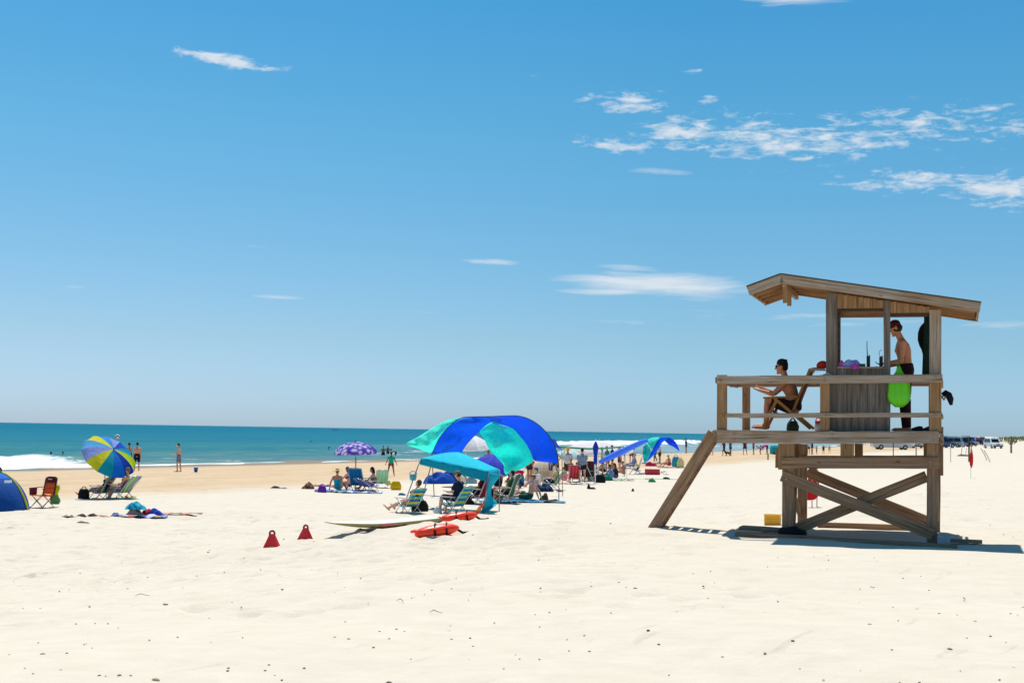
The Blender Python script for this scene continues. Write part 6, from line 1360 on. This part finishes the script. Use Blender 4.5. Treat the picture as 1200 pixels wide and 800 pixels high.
# ------------------------------------------------------------------ red folding stool seen through the tower
gs = G(954, 594); s = gs.y/F; rs = empty('flag_stand', gs, 0, 'red flag drooping on two thin stakes behind the tower leg', 'flag')
for dx in (-.05, .07): MB().tube([(dx, 0, -.1), (dx, 0, (594-548)*s)], .013, 6).build('stake', mat('#b8a890', .7), rs)
rr = [[Vector((x*s + .03*sin(k*1.4+x), .03*sin(k*.9) + y*.012, (594 - z)*s)) for x, y in ((a_, -1), ((a_+c_)/2, -1), (c_, -1), (c_, 1), ((a_+c_)/2, 1), (a_, 1))] for k, (z, a_, c_) in enumerate(((548, -2, 5), (553, -9, 5), (560, -8, 5), (569, -7, 4.5), (574, -8, 5.5), (580, -11, 5.5), (585, -11, 2), (586, -9, -4)))]
MB().rings(rr).build('cloth', mat('#cf1a22', .8, 'cloth'), rs)
# red over yellow flag right of the tower
gf = G(1137.6, 560.5); s = gf.y/F; fl = empty('beach_flag', gf, 0, 'limp red and yellow flag hanging on a thin white pole', 'flag', None)
MB().tube([(0, 0, -.2), (0, 0, 38*s)], .014, 6).build('pole', mat('#e9e2d8', .5), fl)
rr = [[Vector((.03 + x*s*.68, .02*y + .03*sin(k + x), (560.5 - z)*s)) for x, y in ((-.9*w_, -1), (.2*w_, -1.6), (w_, -1), (w_, 1), (.2*w_, .5), (-.9*w_, 1))] for k, (z, w_) in enumerate(((523, .7), (527, 1.4), (531, 2.1), (536, 2.9), (541, 3.1), (545, 2.5), (548, .8)))]
MB().rings(rr, lambda k, i: 0 if k < 1 else (1 if k < 2 else 2)).build('cloth', [mat('#efc41c', .8, 'cloth'), mat('#ef7a1a', .8, 'cloth'), mat('#d41f22', .8, 'cloth')], fl)
post('tall dark wooden post right behind the red and yellow flag', 1135.6, 512.5, 541, 1.9, '#4a3c34', group='posts standing in the far sand'); post('brown wooden post in the open sand at the right picture edge', 1185, 511, 530.5, 2.3, '#8a6654', group='posts standing in the far sand')
post('thin dark post under the deck, left of two', 1046.8, 519, 538, 1.1, '#3a3834', group='posts standing in the far sand'); post('thin dark post with red top under the deck, right of two', 1073.6, 514, 536, 1.2, '#46302c', group='posts standing in the far sand')
post('pale thin stake just right of the tower', 1114, 520, 541, 1.0, '#d8cfc0', group='pale stakes in the sand right of the tower'); post('leaning pale stake, left of the crossed pair', 1157.5, 525, 539, .9, '#b9a88c', group='pale stakes in the sand right of the tower', lean=-.7); post('leaning pale stake, right of the crossed pair', 1161.5, 527, 541.5, .9, '#b9a88c', group='pale stakes in the sand right of the tower', lean=-.7)
heap('low heap of dark driftwood left of the flag', G(1129, 534.2), 1.5, .8, .22, '#5a4c3e', 'driftwood', 'driftwood', seed=50)
for px, y0 in ((1126.5, 523), (1131.5, 525)): post('thin twig standing in the driftwood heap, %s' % ('left one' if px < 1130 else 'right one'), px, y0, 534, .6, '#8a7060', name='twig', lean=.1)

# ------------------------------------------------------------------ vehicles
GLASS = mat('#141c24', .12); TYRE = mat('#151515', .8); RIM = mat('#a8acb0', .35, 'metal', .7)
def car(kind, label, px, py, rz, col, scale=1.0, group='vehicles parked along the far beach', rackcol=None):
    g = G(px, py); r = empty(kind, g, R(rz), label, {'pickup_truck': 'pickup truck', 'suv': 'car', 'sedan': 'car', 'van': 'van'}[kind], group); r.scale = (scale,)*3
    L_, W, Hh = {'pickup_truck': (5.6, 1.9, 1.85), 'suv': (4.7, 1.85, 1.8), 'sedan': (4.6, 1.8, 1.45), 'van': (5.2, 1.95, 2.05)}[kind]; h = L_/2; bl = 1.0 if kind != 'sedan' else .88
    low = [(-h, .42), (-h*.98, bl-.05), (-h*.95, bl), (h*.55, bl), (h*.93, bl-.10), (h, bl-.32), (h*1.0, .42), (h*.86, .30), (-h*.86, .30)]
    b = MB(); n = len(low)
    def sec(y, k): return [Vector((x*k, y, z)) for x, z in low]
    b.rings([sec(-W/2, .96), sec(-W/2+.07, 1), sec(0, 1.015), sec(W/2-.07, 1), sec(W/2, .96)], 0, True, False); b.build('body', mat(col, .25, 'paint'), r)
    cab = {'pickup_truck': [(-h*.18, bl), (-h*.12, Hh), (h*.28, Hh), (h*.56, bl)], 'suv': [(-h*.93, bl), (-h*.84, Hh), (h*.20, Hh), (h*.50, bl)], 'sedan': [(-h*.72, bl), (-h*.38, Hh), (h*.14, Hh), (h*.48, bl)], 'van': [(-h*.96, bl), (-h*.92, Hh), (h*.38, Hh), (h*.66, bl)]}[kind]
    b = MB(); b.rings([[Vector((x, y*(1 if z < bl+.01 else .86), z)) for x, z in cab] for y in (-W/2+.06, 0, W/2-.06)], 0, True, False); b.build('cabin', mat(col, .25, 'paint'), r)
    (x0, _), (x1, _), (x2, _), (x3, _) = cab; zl, zh = bl+.06, Hh-.12; la = lambda a, c, z: a + (c-a)*(z-bl)/(Hh-bl)
    for sy in (-1, 1):
        yy = lambda z: sy*((W/2-.06)*(1 - .14*(z-bl)/(Hh-bl)) + .012); xm = (x1+x2)/2 - .05
        for xa, xb, f0, f1 in ((0, 1, 0, 0), (1, 0, 0, 0)):
            if xa == 0: pts = [(la(x0, x1, zl)+.10, zl), (la(x0, x1, zh)+.10, zh), (xm-.04, zh), (xm-.04, zl)]
            else: pts = [(xm+.04, zl), (xm+.04, zh), (la(x3, x2, zh)-.10, zh), (la(x3, x2, zl)-.12, zl)]
            MB().prism(pts, 0, .012, lambda p, q, d: (p, yy(q) + sy*(d-.012+.004), q)).build('window', GLASS, r)
    for (xa, xb, sg, nm) in ((x3, x2, 1, 'windscreen'), (x0, x1, -1, 'rear_window')):
        pts = [(-W*.38, zl), (-W*.34, zh), (W*.34, zh), (W*.38, zl)]; MB().prism(pts, 0, .012, lambda p, q, d: (la(xa, xb, q) + sg*(.006+d), p, q)).build(nm, GLASS, r)
    for sx_ in (h*.62, -h*.62):
        for sy in (-1, 1):
            wv = bpy.data.objects.new('wheel', None); C.objects.link(wv); wv.parent = r; wv.location = (sx_, sy*(W/2-.10), .36)
            MB().tube([(0, -.12, 0), (0, -.10, 0), (0, .10, 0), (0, .12, 0)], [.32, .36, .36, .32], 20).build('tyre', TYRE, wv); MB().tube([(0, sy*.10, 0), (0, sy*.128, 0)], [.21, .19], 14).build('rim', RIM, wv)
    for sy in (-1, 1):
        MB().box((h*.985, sy*W*.36, bl-.24), (.10, .32, .14)).build('headlight', mat('#e8ecee', .15), r); MB().box((-h*.985, sy*W*.42, bl-.2), (.08, .16, .24)).build('tail_light', mat('#a01818', .3), r)
    MB().box((h*1.0, 0, .46), (.14, W*.94, .18)).build('bumper', mat('#3a3c3e', .5), r); MB().box((h*1.002, 0, bl-.26), (.06, W*.36, .16)).build('grille', mat('#17181a', .5), r)
    if kind == 'pickup_truck':
        MB().box((-h*.58, 0, bl+.012), (h*.68, W*.80, .02)).build('bed_cover', mat('#26282a', .7), r)
    if rackcol: MB().box((-.3, 0, Hh+.12), (1.6, 1.1, .22)).build('roof_load', mat(rackcol, .6), r)
    return r
car('pickup_truck', 'long white pickup truck parked side on, seen under the tower deck', 1044.5, 526.6, 2, '#c9cbcc', 1.0)
car('suv', 'white car nose on beside the pickup truck under the deck', 1070, 524.8, -80, '#dfe2e4', .95); car('suv', 'dark blue car behind the right end of the deck', 1079.5, 523.6, -60, '#12244a', 1.0)
VR = [('suv', 'dark blue car nearest the tower in the far row', 1104, 524.5, 20, '#2b4a73', None), ('van', 'white van second from the tower in the far row', 1109, 523, 60, '#d9dde2', '#dfe6ee'), ('suv', 'grey car with a pale blue load on its roof', 1113.5, 523.8, 150, '#8797a4', '#9cc4dc'),
 ('sedan', 'slate blue car in the gap right of the roof loaded car', 1118.5, 523.4, 10, '#5f7f9f', None), ('suv', 'light grey car in the middle of the far row', 1122, 522.2, 70, '#a4acb4', None), ('suv', 'navy car left of the tall dark post', 1127.5, 523.2, 5, '#16294c', '#d8dce0'),
 ('van', 'charcoal van just left of the tall dark post', 1133, 522.4, 20, '#a8b4c0', '#c8ccd0'), ('suv', 'maroon car beside the blue umbrella in the far row', 1146.5, 521.3, 80, '#4a1f2c', None), ('van', 'pale silver van right of the maroon car', 1150.5, 520.6, 75, '#c4c8cc', '#e4e0da'),
 ('suv', 'steel blue car behind the big white one', 1166.5, 519.6, 20, '#3b6484', '#4fb0a8'), ('suv', 'dark green car behind the big white one, farther right', 1172.5, 519.2, 10, '#1f3c3a', None), ('sedan', 'dark car last on the right of the far row', 1178, 518.8, 15, '#1d242c', None)]
for kd, lab, px, py, rz, col, rk in VR: car(kd, lab, px, py, rz, col, 1.05, rackcol=rk)
car('suv', 'big white car facing the camera in front of the far row', 1164, 525.2, -88, '#eceeef', 1.05)
um = [(1141.5, 521, '#1d6fe0', 'bright blue umbrella among the far cars'), (1144.5, 520, '#d84a5c', 'red umbrella peeking above the bright blue one'), (1110, 521.5, '#eef0f2', 'white umbrella above the far white van')]
for px, py, c, lab in um:
    gq = G(px, py); umbrella(lab, gq + Vector((0, 0, 2.2)), gq, 1.1, (0, -.25, 1), [c], rise=.7, group='umbrellas among the far cars')
# far tents / windbreaks
for i, (px, py, c, lab) in enumerate(((1149, 521.8, '#3a2f52', 'dark purple beach shelter next to the maroon car'), (1157, 520.8, '#c9c2cc', 'pale lilac beach shelter right of the silver van'))):
    gq = G(px, py); r = empty('beach_shelter', gq, 0, lab, 'shelter'); MB().rings([[Vector((x*1.3*k_, y*1.0*k_, z)) for x, y in ((-1, -1), (1, -1), (1, 1), (-1, 1))] for z, k_ in ((1.2, 1), (1.35, 1.02), (1.9, .1))], 0, True, False).build('roof', CV(c), r)
    for sx_ in (-1.2, 1.2):
        for sy in (-.9, .9): MB().tube([(sx_, sy, -.05), (sx_, sy, 1.25)], .03, 6).build('leg', ALU, r)
# a couple of far people among the cars
for i, (px, py, c, lab) in enumerate(((1153, 524, '#c8a0a8', 'far person in pink beside the crossed stakes'), (1139.5, 522.6, '#3a6fb8', 'far person in blue by the tall dark post'))):
    person(lab, px, py, 1.7, 200, 'stand', 'tan', '#1c1512', [('shirt', c, .7), ('shorts', '#2a2c38')], vox=.045, group='people far off by the cars')

# ------------------------------------------------------------------ low dune with grass behind the cars
b = MB(); D0 = at(1195, 514, 430); nn = 60
o = None
dx0, dx1 = at(1168, 514, 450).x, at(1300, 514, 470).x; rr = []
xs_ = np.linspace(dx0, dx1 + 120, 90); ys_ = np.linspace(400, 620, 40); XX, YY = np.meshgrid(xs_, ys_)
Zd = zt(XX, YY) - .3 + (1.5 + .9*vnoise(XX/22, YY/22, 31) + .6*vnoise(XX/6, YY/6, 32)) * sstep(0, 1, (XX-dx0)/9) * sstep(400, 450, YY) * (1 - sstep(560, 620, YY))
dune = grid_obj('dune', xs_, ys_, Zd, sm); tag(dune, kind='structure')
b = MB(); rg2 = random.Random(5)
for k in range(4200):
    i = rg2.randrange(2, 40); j = rg2.randrange(8, 14)
    x = XX[j, i] + rg2.uniform(-1.5, 1.5); y = YY[j, i] + rg2.uniform(-2.5, 2.5); z = Zd[j, i]
    if vnoise(np.array(x/7), np.array(y/7), 40) < .3: continue
    h = rg2.uniform(.3, .8); a = rg2.uniform(0, pi); w_ = .3; lx, ly = rg2.uniform(-.3, .3), rg2.uniform(-.3, .3)
    b.poly([(x-w_*cos(a), y-w_*sin(a), z-.3), (x+w_*cos(a), y+w_*sin(a), z-.3), (x+lx+.02, y+ly, z+h), (x+lx-.02, y+ly, z+h)])
o = b.build('dune_grass', mat('#878c5c', .9)); tag(o, kind='stuff')

# ------------------------------------------------------------------ shells and pebbles scattered on the sand
b = MB(); rg3 = random.Random(11)
mats_ = [mat('#5a5044', .7), mat('#9a8468', .8), mat('#b0713a', .7), mat('#d9d3c6', .6)]
for k in range(420):
    Y = 9 + 26*rg3.random()**1.5; X = rg3.uniform(-.42, .42)*Y; 
    if abs(X-5) < 3 and 19 < Y < 26: continue
    r_ = rg3.uniform(.005, .012)*(1 + .9*(rg3.random() < .07)); z = gz(X, Y) + .004; mi_ = rg3.choices((0, 1, 2, 3), (5, 4, .7, 2))[0]
    j = np.searchsorted(ys, Y); i = np.searchsorted(xs, X); z = max(z-.05, float(Z[min(j, Z.shape[0]-1), min(i, Z.shape[1]-1)]) + .003)
    th = rg3.uniform(0, pi); b.ell((X, Y, z), (r_*rg3.uniform(.8, 1.9), r_, r_*rg3.uniform(.35, .8)), Matrix.Rotation(th, 3, 'Z'), 6, 4, mi_)
o = b.build('shell_fragments', mats_); tag(o, kind='stuff')
# dry twigs and weed stalks
for i, (px, py, ln, rz, lab) in enumerate(((470, 706, .20, -60, 'curved dry grass stalk on the bright sand left of the tower'), (168, 699, .18, 12, 'flat dry twig lying among the footprints'), (1130, 703, .2, 80, 'pale dry stalk standing crooked in the right foreground'), (511, 719, .12, 0, 'small tuft of dry weed in the middle foreground'))):
    g = G(px, py); o = MB().tube([(-ln/2, 0, .012), (-ln*.2, ln*.06, .035), (ln*.15, ln*.03, .02), (ln/2, -ln*.12, .012)], [.002, .004, .003, .0015], 5).build('twig', mat('#8d7f66', .9)); o.location = g; o.rotation_euler = (0, 0, R(rz)); tag(o, lab, 'twig')
